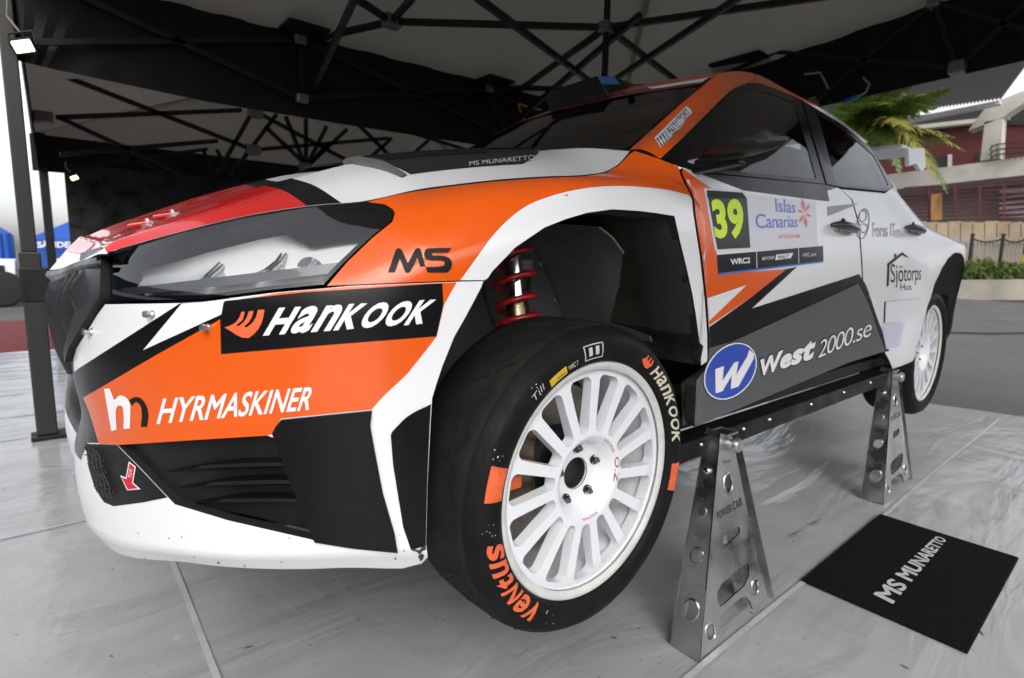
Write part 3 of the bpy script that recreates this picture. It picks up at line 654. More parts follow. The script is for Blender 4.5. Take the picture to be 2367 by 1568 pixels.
ext = lambda p, q, t: ('st', p[1] + (q[1] - p[1]) * (t - p[2]) / (q[2] - p[2]), t)
ra, rb = ext(a0, a1, 0.01), ext(a0, a1, 2.0); ba, bb_ = ext(b0, b1, 0.01), ext(b0, b1, 2.0)
f4 = lambda p: ('st', p[1] + .10, 3.99)
HOODS.sheet('red_panel', [[('st', .015, .01), ra, rb, f4(rb), ('st', .015, 3.99)]], RED, HOOD, off=.0007, grid=.02, mirror=HOODM)
HOODS.sheet('black_stripe', [[ra, ba, bb_, f4(bb_), f4(rb), rb]], BLACK, HOOD, off=.0007, grid=.02, mirror=HOODM)
# radiator outlet: dark mesh with a carbon flap in front
MESHB = mat('outlet mesh', (.02, .02, .022), .35, metal=.3)
v0, v1, v2 = hp(949, 404), hp(1208, 380), hp(1250, 349)
OUT = HOODS.sheet('bonnet_outlet', [[v0, v1, ('st', v2[1], 2.05), ('st', v2[1] + .02, 3.99), ('st', v0[1] + .02, 3.99), ('st', v0[1] - .01, 2.2)]], MESHB, HOOD, grid=.015, mirror=HOODM, offf=lambda W, p: .0012 + .011 * np.clip((W[:, 1] - 1.8) / .5, 0, 1))
# wires of the mesh, one set along, one across
for nm, along in (('mesh_wires', 1), ('mesh_wires', 0)):
    m = MB()
    if along:
        for t in np.linspace(1.75, 3.95, 40):
            s0 = v0[1] + .012; s1 = v2[1] - .01 if t > 2 else v1[1] - .02
            QQ = [(s, t) for s in np.linspace(s0, s1, 12)]
            p, n = HOODS.at(np.array(QQ)); m.tube(p + n * (.004 + .011 * np.clip((np.array([q_[1] for q_ in QQ]) - 1.8) / .5, 0, 1))[:, None], .0011, 4, False)
    else:
        for s in np.arange(v0[1] + .015, v2[1] - .01, .014):
            QQ = [(s, t) for t in np.linspace(1.72 if s < v1[1] else 2, 3.95, 12)]; p, n = HOODS.at(np.array(QQ)); m.tube(p + n * (.004 + .011 * np.clip((np.array([q_[1] for q_ in QQ]) - 1.8) / .5, 0, 1))[:, None], .0011, 4, False)
    o = m.build(nm, mat('wire black', (.03, .03, .032), .3, metal=.5), HOOD); tag(o, kind='stuff')
lettering(HOODS, 'MS MUNARETTO', [(1085,378.5),(1236,363),(1236,374),(1085,389)], mat('print silver', (.5,.5,.5), .4), HOOD, off=.0052, grid=.02)
# flap: short raised carbon strip at the outlet's outer front corner, one each side
fl0, fl1 = hp(928, 411.5), hp(818, 383)
def flap(sg):
    V = []
    for i in range(9):
        k_ = i / 8; s = fl0[1] + (fl1[1] - fl0[1]) * k_; t = fl0[2] + (2.12 - fl0[2]) * k_
        p, n = HOODS.at(np.array([(s, t), (s + .016, t + .05)])); h = .004 + .011 * min(1, k_ * 2.5)
        V += [p[0] - n[0] * .002, p[0] + n[0] * h * .6, p[0] + n[0] * h + (-.008, 0, 0), p[1] + n[1] * h * .95, p[1] - n[1] * .002]
    V = np.array(V) * (1, sg, 1); F = [(i * 5 + k, i * 5 + 5 + k, i * 5 + 6 + k, i * 5 + 1 + k) for i in range(8) for k in range(4)] + [(0, 1, 2, 3, 4), (44, 43, 42, 41, 40)]
    return MB().add(V, F if sg > 0 else [f[::-1] for f in F]).build('outlet_flap', mat('carbon dry', (.10,.10,.105), .4, noise=(150,.4)), HOOD, smooth=True)
flap(1); flap(-1)
# bonnet pins beside the nose
for (u, v) in ((392, 497), (440, 478)):
    q = HOODS.pick(u, v + 14)
    if q is None: continue
    p, n = HOODS.at(np.array([(q[0], 2.35)])); p, n = p[0], n[0]
    MB().tube([p, p + n * .004, p + n * .0045, p + n * .012], [.016, .016, .007, .006], 16).build('bonnet_pin', STEEL, HOOD, smooth=True)
    MB().bar(p + n * .006 + (-.012, .004, 0), p + n * .006 + (.034, 0, -.010), .012, .006, n).build('bonnet_clip', RED, HOOD, bevel=.002)

# ---- grille: ribs between two angled side bars, under the bonnet's lip
GRB = mat('grille black', (.022, .023, .025), .32, spec=.6, wear=(12, .1), bump=(400, .03))
barl = [(201.5,592),(249,578),(249.5,600),(247,690),(236,704),(222,730),(201,763),(174,806),(166,836),(159,862),(157,850),(164.9,801),(189.3,713),(192.5,686.7),(197.5,637.8)]
GB = SHELL.sheet('grille_bar', [barl], GRB, CAR, off=.011, grid=.015, rim=.045, mirror=True)
GR = MB()
for yy in (0.,):
    V = []; n = 9
    for i in range(-12, 13):
        y = i * .035
        for z in (.74, 1.0): V.append((.752 - (abs(y) / .9) ** 2.5 * .6, y, z))
    GR.add(V, [(2 * i, 2 * i + 2, 2 * i + 3, 2 * i + 1) for i in range(24)])
GRILLE = GR.build('grille', GAP, CAR)
for i in range(-7, 8):
    y = i * .052; ay = abs(y)
    zb = .765 + max(0, ay - .22) * .95; zt = .985
    V = []
    for j in range(9):
        k_ = j / 8; z = zb + (zt - zb) * k_
        q = sz(s_of(y=ay) if ay > .004 else 0., z); p, _ = SHELL.at(np.array([q[1:]])); xx = p[0][0] + .001 + .020 * math.sin(math.pi * min(1, k_ * .9 + .08))
        V += [(xx, y - .005, z), (xx + .004, y, z), (xx, y + .005, z), (xx - .055, y + .006, z), (xx - .055, y - .006, z)]
    F = [(j * 5 + k_, j * 5 + (k_ + 1) % 5, j * 5 + 5 + (k_ + 1) % 5, j * 5 + 5 + k_) for j in range(8) for k_ in range(5)] + [(4, 3, 2, 1, 0), (40, 41, 42, 43, 44)]
    MB().add(V, F).build('grille_rib', GRB, GRILLE)
# lip under the bonnet edge, seen end-on above the ribs
m = MB(); V = []
for i in range(-14, 15):
    y = i * .031; p = catmull(np.array([0, .2, .39, .458]), np.array([[.80,.966],[.785,.975],[.75,.998],[.735,1.002]]), np.array([abs(y)]))[0]
    V += [(p[0] + .004, y, p[1] - .002), (p[0] + .008, y, p[1] - .012), (p[0] - .006, y, p[1] - .030), (p[0] - .05, y, p[1] - .034)]
m.add(V, [(i * 4 + k_, i * 4 + 1 + k_, i * 4 + 5 + k_, i * 4 + 4 + k_) for i in range(28) for k_ in range(3)]); m.build('grille_lip', GRB, GRILLE, smooth=True)

# ---- headlight
def thin_glass(name, tint, rough=.02, ior=1.5, dirt=0.):
    if name in MATS: return MATS[name]
    m = bpy.data.materials.new(name); m.use_nodes = True; MATS[name] = m; nt = m.node_tree; L = nt.links.new
    nt.nodes.remove(nt.nodes['Principled BSDF']); o = nt.nodes['Material Output']
    t = nt.nodes.new('ShaderNodeBsdfTransparent'); t.inputs[0].default_value = (*tint, 1)
    g = nt.nodes.new('ShaderNodeBsdfGlossy'); g.inputs['Roughness'].default_value = rough
    fz = nt.nodes.new('ShaderNodeFresnel'); fz.inputs[0].default_value = ior
    ms = nt.nodes.new('ShaderNodeMixShader'); L(fz.outputs[0], ms.inputs[0]); L(t.outputs[0], ms.inputs[1]); L(g.outputs[0], ms.inputs[2]); L(ms.outputs[0], o.inputs[0])
    return m
LENS = thin_glass('lens polycarbonate', (1., 1., 1.), .015, 2.0)
hlo = [(253,590.5),(419,540),(563,506),(712.7,481.5),(846,469),(888,475),(905,486),(909,494),(903,512),(857,549.5),(799,604),(748,658),(620.5,671),(505,686.5),(471,692.5),(254,695)]
HL = SHELL.sheet('headlight', [hlo], mat('lamp silver', (.82,.83,.84), .35, metal=.1), CAR, off=-.055, grid=.02, mirror=True); HLM = SHELL.last_mirror
def wall(loop, o0, o1, m, par, name, step=14):
    q = SHELL.loop(loop, step); p, n = SHELL.at(q); k_ = len(q)
    V = np.vstack([p + n * o0, p + n * o1]); F = [(i, (i + 1) % k_, k_ + (i + 1) % k_, k_ + i) for i in range(k_)]
    return MB().add(V, F).build(name, m, par, smooth=True)
wall(hlo, .0, -.08, BLACK, HL, 'headlight_rim')
SHELL.sheet('lens', [hlo], LENS, HL, off=.001, grid=.016, mirror=HLM)
def scaleloop(lp, k_):
    c = np.mean(np.array(lp), 0); return [tuple(c + (np.array(p) - c) * k_) for p in lp]
hin = [(264,600),(419,549),(563,515.5),(712.7,490),(843,477.5),(881,483),(895,493),(890,507),(848,543),(790,598),(741,648),(620,661),(505,676),(470,681.5),(266,684)]
SHELL.sheet('lens_border', [hlo, hin], BLACK, HL, off=-.0015, grid=.016, mirror=HLM)
SILV = mat('reflector silver', (.88, .89, .90), .2, metal=.45, bump=(25, .03)); SGREY = mat('bezel grey', (.80, .82, .84), .35, metal=.1)
def band(p0, p1, q0, q1, oa, ob, m, name, bulge=0., n=10):
    """sheet between two pixel lines at depths oa, ob below the lens, optionally dished"""
    V = []
    for i in range(n + 1):
        k_ = i / n
        for j in range(n + 1):
            l = j / n
            u = (p0[0] + (p1[0] - p0[0]) * k_) * (1 - l) + (q0[0] + (q1[0] - q0[0]) * k_) * l; v = (p0[1] + (p1[1] - p0[1]) * k_) * (1 - l) + (q0[1] + (q1[1] - q0[1]) * k_) * l
            q = SHELL.pick(u, v, 10); p, nn = SHELL.at(np.array([q])); V.append(p[0] + nn[0] * (oa * (1 - l) + ob * l - bulge * math.sin(math.pi * k_) * math.sin(math.pi * l)))
    F = [(i * (n + 1) + j, (i + 1) * (n + 1) + j, (i + 1) * (n + 1) + j + 1, i * (n + 1) + j + 1) for i in range(n) for j in range(n)]
    return MB().add(V, F).build(name, m, HL, smooth=True)
band((628,548),(852,508),(555,632),(800,592),-.060,-.022,SILV,'reflector',.028,16)
band((470,578),(615,550),(430,652),(545,634),-.060,-.022,SILV,'reflector',.028,16)
band((275,612),(455,582),(275,672),(415,655),-.045,-.020,SGREY,'bezel',.010,16)
band((600,507),(846,475),(700,530),(890,498),-.008,-.045,BLACK,'brow',0.)
# bright edges where one bowl meets the next
for pts in (((458,566),(455,590),(444,620),(424,656)), ((466,572),(463,596),(452,624),(432,655)), ((622,540),(616,566),(596,598),(556,632)), ((634,540),(628,566),(608,598),(566,630)), ((846,500),(838,530),(820,560),(792,594))):
    pp = []
    for k_ in np.linspace(0, len(pts) - 1, 22):
        i = min(int(k_), len(pts) - 2); f_ = k_ - i; u = pts[i][0] * (1 - f_) + pts[i + 1][0] * f_; v = pts[i][1] * (1 - f_) + pts[i + 1][1] * f_
        q = SHELL.pick(u, v, 10); p, nn = SHELL.at(np.array([q])); pp.append(p[0] - nn[0] * (.052 - .034 * k_ / (len(pts) - 1)))
    MB().tube(pp, .0028, 8).build('reflector_fin', CHROME, HL, smooth=True)
for (u, v, r_) in ((690, 572, .022),):
    q = SHELL.pick(u, v, 10); p, nn = SHELL.at(np.array([q])); p, nn = p[0], nn[0]; ax = np.array([.75, .62, .1]); ax /= np.linalg.norm(ax); c_ = p - nn * .058
    MB().tube([c_ - ax * .02, c_, c_ + ax * .003, c_ + ax * .003], [r_ * .9, r_, r_ * .98, r_ * .5], 28).build('projector_lens', mat('projector glass', (.10,.11,.12), .05, coat=1.), HL, smooth=True)
# light bar across the lower third, chrome pockets below
band((262,664),(797,596),(262,680),(775,618),-.010,-.016,mat('light bar', (.12,.13,.14), .12, coat=1.),'light_bar')
for (a, b, c, d) in (((480,655),(600,640),(470,680),(590,664)), ((605,640),(690,628),(596,664),(680,652)), ((696,627),(770,617),(686,652),(745,644))):
    band(a, b, c, d, -.035, -.02, SILV, 'pocket', .018)

# ---- windscreen, pillars, roof
A_in = [(1455.3,346.5,.655),(1500,306.5,.63),(1542,269,.607),(1582,234,.585),(1621.4,202,.565),(1652,178,.55),(1680,167.3,.525),(1707,165,.51),(1740,169.5,.51),(1774,183,.52),(1814,205,.53),(1907,255,.55),(1953,288,.56),(2000,323,.57)]
A_out = [(1526,367.5),(1550,345),(1575,322),(1600,296),(1624.5,272),(1664,232.5),(1686,212),(1701,201.5),(1727.5,191.5),(1754,191.5),(1797,207),(1850,228),(1911,262),(1998,332)]
Ai = np.array([P(u, v, y=y) for u, v, y in A_in]); 
Ao = []
for (u, v) in A_out:
    q = SHELL.pick(u, v); Ao.append(SHELL.at(np.array([q]))[0][0] if q else None)
y_fb = [.775,.76,.745,.725,.705,.67,.65,.635,.62,.615,.61,.60,.60,.60]
Ao = np.array([P(u, v, y=yf) if a is None or abs(a[1] - yf) > .06 else a for a, (u, v), yf in zip(Ao, A_out, y_fb)])
for _ in range(1): Ao[1:-1] = .25 * Ao[:-2] + .5 * Ao[1:-1] + .25 * Ao[2:]
PG = []
for a, b in zip(Ai, Ao):
    d = b - a; nn = np.cross(d, np.array([-.55, -.1, .45])); nn /= np.linalg.norm(nn)
    if nn[1] < 0: nn = -nn
    PG.append([a, a + d * .33 + nn * .010, a + d * .68 + nn * .010, b])
PG = np.array(PG); pl = np.arange(len(PG), dtype=float); Pn = np.linspace(0, len(PG) - 1, 150)
PGd = catmull(pl, PG, Pn); PGd = catmull(np.arange(4.), PGd.transpose(1, 0, 2), np.linspace(0, 3, 17)).transpose(1, 0, 2)
PIL = Surf(Pn, np.linspace(0, 3, 17), PGd, .12, .03)
send = 11.3
PILL = PIL.sheet('roof_pillar', [[('st', 0, 0), ('st', send, 0), ('st', send, 3), ('st', 0, 3)]], ORANGE, CAR, grid=.02, rim=.01, mirror=True)
PIL.sheet('roof_rail', [[('st', send, 0), ('st', 13, 0), ('st', 13, 3), ('st', send, 3)]], WHITE, CAR, grid=.02, rim=.01, mirror=True)
PIL.sheet('sticker', [[(1513,320),(1586,246),(1596,253),(1600,262),(1584,276),(1577,294),(1560,307),(1551,318),(1527,342)]], PW, PILL, off=.001, grid=.02)
lettering(PIL, 'ALMASPORT', [(1536,300),(1585,251),(1597,262),(1549,312)], mat('print navy', (.015,.02,.10), .4), PILL, off=.0015, bold=.02)
lettering(PIL, 'MANAGEMENT', [(1551,311),(1578,284),(1583,289),(1556,316)], PB, PILL, off=.0015, bold=.01)
for i, c in enumerate((PB, PB, mat('print navy'), mat('print sky', (.08,.35,.75), .4))):
    u, v = 1517 + i * 5.6, 321 - i * 5.2
    PIL.sheet('sticker_bar', [[(u,v),(u+2.8,v-2.4),(u+14.5,v+16),(u+11.5,v+18.5)]], c, PILL, off=.0015, grid=.02)
# windscreen between the pillars
WG = []; ws = np.linspace(0, 5, 16); wi = catmull(pl, Ai, ws)
for i, a in enumerate(wi):
    row = []; 
    for k_ in np.linspace(1, -1, 25):
        bul = (1 - abs(k_) ** 2.2); row.append((a[0] + bul * (.125 - .03 * i / 15), a[1] * k_, a[2] + bul * (.012 - .012 * i / 15)))
    WG.append(row)
WS = Surf(np.linspace(0, 1, 16), np.linspace(0, 1, 25), np.array(WG), .65, 1.2)
GLASS = thin_glass('windscreen glass', (.42, .44, .44), .02, 1.5)
SCR = WS.sheet('windscreen', [[('st', -.02, .012), ('st', 1, .012), ('st', 1, .988), ('st', -.02, .988)]], GLASS, CAR, grid=.05, off=-.004)
WS.sheet('sun_strip', [[('st', .86, .012), ('st', 1, .012), ('st', 1, .988), ('st', .86, .988)]], mat('strip black', (.02,.02,.022), .25, coat=.5), SCR, grid=.05, off=.001)
WS.sheet('sun_strip', [[('st', .855, .012), ('st', .885, .012), ('st', .885, .988), ('st', .855, .988)]], mat('strip red', (.30,.01,.012), .3), SCR, grid=.05, off=.002)
WS.sheet('sun_strip', [[('st', .90, .015), ('st', .985, .015), ('st', .985, .20), ('st', .90, .16)]], PW, SCR, grid=.05, off=.002)
# roof
ri = catmull(pl, Ai, np.linspace(5, 13, 26)); RG = []
for a in ri:
    f = (a[0] + .95) / (ri[-1][0] + .95)
    RG.append([(a[0] + (1 - abs(k_) ** 2.2) * .095 * (1 - f), a[1] * k_, a[2] + (1 - k_ ** 2) * (.0 + .03 * min(1, f * 3))) for k_ in np.linspace(1, -1, 21)])
RF = Surf(np.linspace(0, 1, 26), np.linspace(0, 1, 21), np.array(RG), 1.4, 1.1)
ROOF = RF.sheet('roof', [[('st', 0, 0), ('st', 1, 0), ('st', 1, 1), ('st', 0, 1)]], ORANGE, CAR, grid=.05)
# roof air scoop
V = []; n = 12
for i in range(n + 1):
    k_ = i / n; x = -.85 - .42 * k_; hgt = .078 * (1 - k_ ** 2.4) + .004; wd = .150 - .02 * k_; zb = 1.612 + .070 * k_ ** .8
    for j in range(9):
        a = math.pi * j / 8; V.append((x - (.03 if j in (0, 8) else 0), wd * max(-1, min(1, 1.15 * math.cos(a))) , zb + hgt * min(1, 1.5 * math.sin(a))))
F = [(i * 9 + j, i * 9 + j + 1, i * 9 + 10 + j, i * 9 + 9 + j) for i in range(n) for j in range(8)] + [tuple(range(8, -1, -1))]
SC = MB().add(V, [f[::-1] for f in F]).build('roof_scoop', BLACK, CAR, smooth=True)
MB().add([np.array(V[j]) + (.004, 0, .003 if 0 < j < 8 else 0) for j in range(9)] + [np.array(V[9 * 3 + j]) + (.0, 0, .004) for j in range(9)], [(j, j + 1, j + 10, j + 9) for j in range(1, 7)]).build('scoop_stripe', mat('scoop blue', (.02,.15,.45), .3), SC)
# ---- side glass
DG = thin_glass('side glass', (.16, .165, .165), .02, 1.5)
fo = [(1530,366),(1576,323),(1626,274),(1666,234),(1702,203),(1728,193),(1754,193),(1797,208),(1850,229.5),(1877,330),(1906,426),(1734,409),(1614,397),(1574,383)]
fi = [(1592,336),(1630,300),(1668,262),(1700,230),(1730,213),(1756,211),(1795,223),(1836,240),(1862,330),(1886,414),(1734,401),(1625,389),(1588,376)]
SHELL.sheet('window_frame', [fo, fi], BLACK, FD, off=.002, grid=.03, rim=.008, mirror=FDM)
SHELL.sheet('window', [fi], DG, FD, off=.0, grid=.04, mirror=FDM)
ro = [(1855,232),(1909,263),(1953,294),(1998,331),(2024,354),(2046,395),(2062,432),(2046,443),(1943,433),(1910,426)]
ri2 = [(1888,262),(1912,276),(1950,302),(1992,337),(2018,360),(2038,397),(2052,429),(2044,436),(1946,427),(1930,420)]
SHELL.sheet('window_frame', [ro, ri2], BLACK, RD, off=.002, grid=.03, rim=.008, mirror=RDM)
SHELL.sheet('window', [ri2], DG, RD, off=.0, grid=.04, mirror=RDM)
# door handles
for (u, v, par) in ((1946, 529, FD), (2108, 533, RD)):
    q = SHELL.pick(u, v, 10); p, n = SHELL.at(np.array([q])); p, n = p[0], n[0]
    MB().lathe([(.012, -.002), (.034, .0), (.037, .002), (.03, .003)], p, 'y', 24, 1).build('handle_recess', GAP, par, smooth=True)
    MB().tube([p + (.10, .002, .008), p + (.08, .016, .008), p + (.04, .028, .006), p + (-.03, .030, .002), p + (-.085, .020, .0), p + (-.105, .002, .0)], [.007, .013, .016, .017, .014, .007], 12).build('door_handle', CARBON, par, smooth=True)
# door mirror: a swept pod on a short arm
V = []; pr = [(.84, .0, .0), (.86, .022, .018), (.90, .045, .032), (.94, .056, .036), (.98, .054, .031), (1.0, .042, .022), (1.012, .016, .007)]
for (y, hx, hz) in pr:
    for j in range(16):
        a = 2 * math.pi * j / 16; V.append((-.46 + hx * math.cos(a) * (1.25 if math.cos(a) > 0 else .6), y - .02 * math.cos(a), 1.268 + (y - .85) * .10 + hz * (1 if math.sin(a) > 0 else .55) * math.sin(a)))
F = [(i * 16 + j, i * 16 + (j + 1) % 16, i * 16 + 16 + (j + 1) % 16, i * 16 + 16 + j) for i in range(len(pr) - 1) for j in range(16)] + [tuple(range(96, 112))]
MIR = MB().add(V, F).build('door_mirror', mat('mirror carbon', (.014,.014,.015), .4, spec=.3), CAR, smooth=True)
MB().bar((-.46, .80, 1.235), (-.46, .93, 1.245), .035, .012).build('mirror_arm', BLACK, MIR, bevel=.004)
# rear spoiler
for sg in (1, -1): MB().add([np.array(v) * (1, sg, 1) for v in ((-2.93,.56,1.66),(-3.22,.56,1.70),(-3.30,.56,1.60),(-3.22,.56,1.565),(-3.1,.56,1.60),(-2.98,.56,1.57),(-2.93,.58,1.66),(-3.22,.58,1.70),(-3.30,.58,1.60),(-3.22,.58,1.565),(-3.1,.58,1.60),(-2.98,.58,1.57))], [(0,1,2,3,4,5),(11,10,9,8,7,6)]+[(i,6+i,6+(i+1)%6,(i+1)%6) for i in range(6)]).build('spoiler_end', WHITE, CAR)
MB().box((-3.22, -.557, 1.66), (-2.9, .557, 1.685)).build('spoiler', WHITE, CAR, bevel=.008)
# cabin: floor, dashboard, seats, roll cage
MB().box((-2.4, -.72, .62), (-.35, .72, .66)).build('cabin_floor', GAP, CAR)
MB().box((-.72, -.68, 1.05), (-.42, .68, 1.22)).build('dashboard', BLACKM, CAR, bevel=.04)
for y in (.36, -.36):
    s_ = MB(); s_.box((-1.55, y - .25, .75), (-1.0, y + .25, .88)); s_.box((-1.62, y - .22, .8), (-1.48, y + .22, 1.48)); s_.box((-1.6, y - .26, 1.15), (-1.3, y - .2, 1.42)); s_.box((-1.6, y + .2, 1.15), (-1.3, y + .26, 1.42))
    s_.build('seat', BLACKM, CAR, bevel=.03)
CAGE = mat('cage grey', (.22, .22, .22), .4)
for sg in (1, -1):
    for pts in ([(-.42, .66, 1.15), (-.75, .60, 1.42), (-1.02, .50, 1.60), (-1.5, .50, 1.64), (-2.3, .52, 1.50)], [(-1.45, .70, .7), (-1.45, .60, 1.35), (-1.45, .50, 1.63), (-1.45, .0, 1.65)], [(-.55, .72, .75), (-1.4, .70, 1.15)], [(-.55, .72, 1.15), (-1.4, .70, .75)], [(-1.0, .50, 1.60), (-1.45, 0, 1.65)]):
        MB().tube([np.array(p) * (1, sg, 1) for p in pts], .02, 10).build('cage_tube', CAGE, CAR, smooth=True)
# ---- wheels
RIMW = mat('rim white', (.78, .80, .83), .30, coat=.35, wear=(6, .08), noise=(5, .03))
RIMD = mat('rim flange worn', (.62, .62, .60), .5, noise=(22, .12), bump=(90, .08))
def wheel_parts():
    """parts round the origin, outboard towards +Y, flange plane at y = 0"""
    out = []
    R1 = .2435
    # barrel and flange
    prof = [(.226,-.006),(.232,-.001),(.2405,.001),(R1,-.002),(R1,-.008),(.2385,-.010),(.231,-.018),(.229,-.035),(.222,-.06),(.215,-.10),(.215,-.16),(.229,-.19),(R1,-.196)]
    # spoke disc: outer circle, 15 windows, bore
    n = 15; oc = [(.2275 * math.cos(t), .2275 * math.sin(t)) for t in np.linspace(0, 2 * math.pi, 240, endpoint=False)]
    bore = [(.0335 * math.cos(t), .0335 * math.sin(t)) for t in np.linspace(0, 2 * math.pi, 48, endpoint=False)]
    def win(a0):
        lo, hi = .098, .2135; pts = []
        wl_ = lambda r: (2 * math.pi / n * r - (.0200 + .005 * ((r - lo) / (hi - lo)))) / 2     # half width of the window at radius r
        # rounded outline
        side = [(r, wl_(r)) for r in np.linspace(lo + .009, hi - .014, 9)]
        R = [(r, w) for r, w in side]
        cap_o = [(hi - .014 + .014 * math.sin(k_), wl_(hi - .014) - .014 + .014 * math.cos(k_)) for k_ in np.linspace(.2, math.pi / 2, 6)]
        cap_i = [(lo + .009 - .009 * math.cos(k_), (wl_(lo + .009)) * math.sin(k_)) for k_ in np.linspace(0, math.pi / 2 - .15, 5)]
        half = cap_i + R + cap_o; full = half + [(r, -w) for r, w in half[::-1]]
        full = [p for i, p in enumerate(full) if i == 0 or math.hypot(p[0] - full[i-1][0], p[1] - full[i-1][1]) > 1e-4]
        if math.hypot(full[0][0] - full[-1][0], full[0][1] - full[-1][1]) < 1e-4: full.pop()
        for r, w in full: pts.append((r * math.cos(a0) - w * math.sin(a0), r * math.sin(a0) + w * math.cos(a0)))
        return pts
    loops = [np.array(oc), np.array(bore)] + [np.array(win(2 * math.pi * (k_ + .5) / n)) for k_ in range(n)]
    V = []; E = []
    for l in loops:
        b = len(V); V += [tuple(p) for p in l]; E += [(b + i, b + (i + 1) % len(l)) for i in range(len(l))]
    nb = len(V)
    for r in (.042, .050, .058, .066, .074, .082, .089, .094):
        V += [(r * math.cos(t), r * math.sin(t)) for t in np.linspace(0, 2 * math.pi, 60, endpoint=False)]
    for k_ in range(n):
        a = 2 * math.pi * k_ / n
        for r in np.linspace(.10, .212, 9): V += [((r) * math.cos(a) - w * math.sin(a), r * math.sin(a) + w * math.cos(a)) for w in (-.006, .006)]
    r_ = delaunay_2d_cdt([Vector(v) for v in V], E, [], 0, 1e-7); W = np.array([tuple(v) for v in r_[0]]); T = np.array([f for f in r_[2] if len(f) == 3]); T = T[inside(W[T].mean(1), loops)]
    def dep(r): return np.interp(r, [.03, .050, .062, .074, .084, .090, .10, .16, .20, .2275], [-.052, -.051, -.047, -.030, -.0155, -.013, -.0135, -.0135, -.012, -.016])
    def depb(r): return np.interp(r, [.03, .08, .10, .20, .2275], [-.075, -.060, -.040, -.033, -.040])
    rr = np.hypot(W[:, 0], W[:, 1]); Vf = np.c_[W[:, 0], dep(rr), W[:, 1]]; Vb = np.c_[W[:, 0], depb(rr), W[:, 1]]
    ta = np.cross(Vf[T[:, 1]] - Vf[T[:, 0]], Vf[T[:, 2]] - Vf[T[:, 0]])[:, 1] < 0; T[ta] = T[ta][:, ::-1]
    from collections import Counter
    ec = Counter((a, b) for t in T for a, b in ((t[0], t[1]), (t[1], t[2]), (t[2], t[0]))); be = [e for e in ec if (e[1], e[0]) not in ec]; N0 = len(W)
    V3 = np.vstack([Vf, Vb]); F = [tuple(t) for t in T] + [tuple(t[::-1] + N0) for t in T] + [(a, a + N0, b + N0, b) for a, b in be]
    me = mesh('rim', V3, F, True); me.set_sharp_from_angle(angle=math.radians(35)); out.append(('rim', me, RIMW, 1))
    m = MB(); m.lathe(prof, (0, 0, 0), 'y', 96, 1); me = mesh('rim_flange', m.V, [f[::-1] for f in m.F], True); out.append(('rim_flange', me, RIMD, 0))
    m = MB(); m.lathe([(.2265,-.012),(.224,-.03),(.219,-.06),(.213,-.10),(.213,-.19)], (0, 0, 0), 'y', 72, 1); me = mesh('rim_barrel', m.V, m.F, True); out.append(('rim_barrel', me, RIMW, 0))
    # lug nuts and pockets
    for k_ in range(5):
        a = 2 * math.pi * k_ / 5 + .35; c = (.0565 * math.cos(a), 0, .0565 * math.sin(a)); m = MB()
        m.lathe([(.0005, -.034), (.004, -.034), (.004, -.038), (.0068, -.038), (.0068, -.05)], c, 'y', 6, 1); me = mesh('wheel_nut', m.V, [f[::-1] for f in m.F]); out.append(('wheel_nut', me, mat('nut dark', (.22,.22,.22), .3, metal=1.), 0))
        m = MB(); m.lathe([(.0095, -.0455), (.0105, -.0445), (.0105, -.052)], c, 'y', 20, 1); me = mesh('nut_seat', m.V, [f[::-1] for f in m.F], True); out.append(('nut_seat', me, GAP, 0))
    m = MB(); m.lathe([(.034, -.05), (.032, -.075), (.0005, -.078)], (0, 0, 0), 'y', 32, 1); out.append(('hub_bore', mesh('hub_bore', m.V, [f[::-1] for f in m.F]), mat('bore grey', (.03,.03,.03), .4, metal=.3), 0))
    # tyre
    prof = [(.2425,-.006),(.246,.006),(.256,.0115),(.268,.0135),(.280,.0128),(.290,.0095),(.2985,.004),(.3025,-.002),(.304,-.0035),(.3075,-.008),(.313,-.017),(.3165,-.03),(.3185,-.06),(.3195,-.095),(.3195,-.115),(.3185,-.15),(.3165,-.178),(.313,-.192),(.304,-.204),(.285,-.212),(.262,-.211),(.2425,-.198)]
    dn = []
    pr = np.array(prof); dd = np.r_[0, np.cumsum(np.hypot(*np.diff(pr, axis=0).T))]; pr2 = catmull(dd, pr, np.linspace(0, dd[-1], 64))
    m = MB(); m.lathe([tuple(p) for p in pr2], (0, 0, 0), 'y', 120, 1); tm = mesh('tyre', m.V, [f[::-1] for f in m.F], True); tm.materials.append(RUB); tm.materials.append(mat('scrubbed tread', (.019,.018,.016), .75, spec=.12, noise=(14,.35), bump=(60,.35)))
    tm.polygons.foreach_set('material_index', [1 if -.19 < p.center.y < -.02 and math.hypot(p.center.x, p.center.z) > .312 else 0 for p in tm.polygons]); out.append(('tyre', tm, RUB, 0))
    # brake disc and caliper
    m = MB(); m.lathe([(.09, -.115), (.178, -.115), (.178, -.145), (.09, -.145)], (0, 0, 0), 'y', 64, 1); me = mesh('brake_disc', m.V, [f[::-1] for f in m.F], True); me.set_sharp_from_angle(angle=.6); out.append(('brake_disc', me, mat('disc steel', (.24,.21,.18), .35, metal=1., wear=(40,.1)), 0))
    m = MB(); m.lathe([(.0, -.09), (.07, -.09), (.085, -.10), (.09, -.116)], (0, 0, 0), 'y', 40, 1); out.append(('brake_bell', mesh('brake_bell', m.V, [f[::-1] for f in m.F], True), BLACKM, 0))
    return out
WP = wheel_parts()
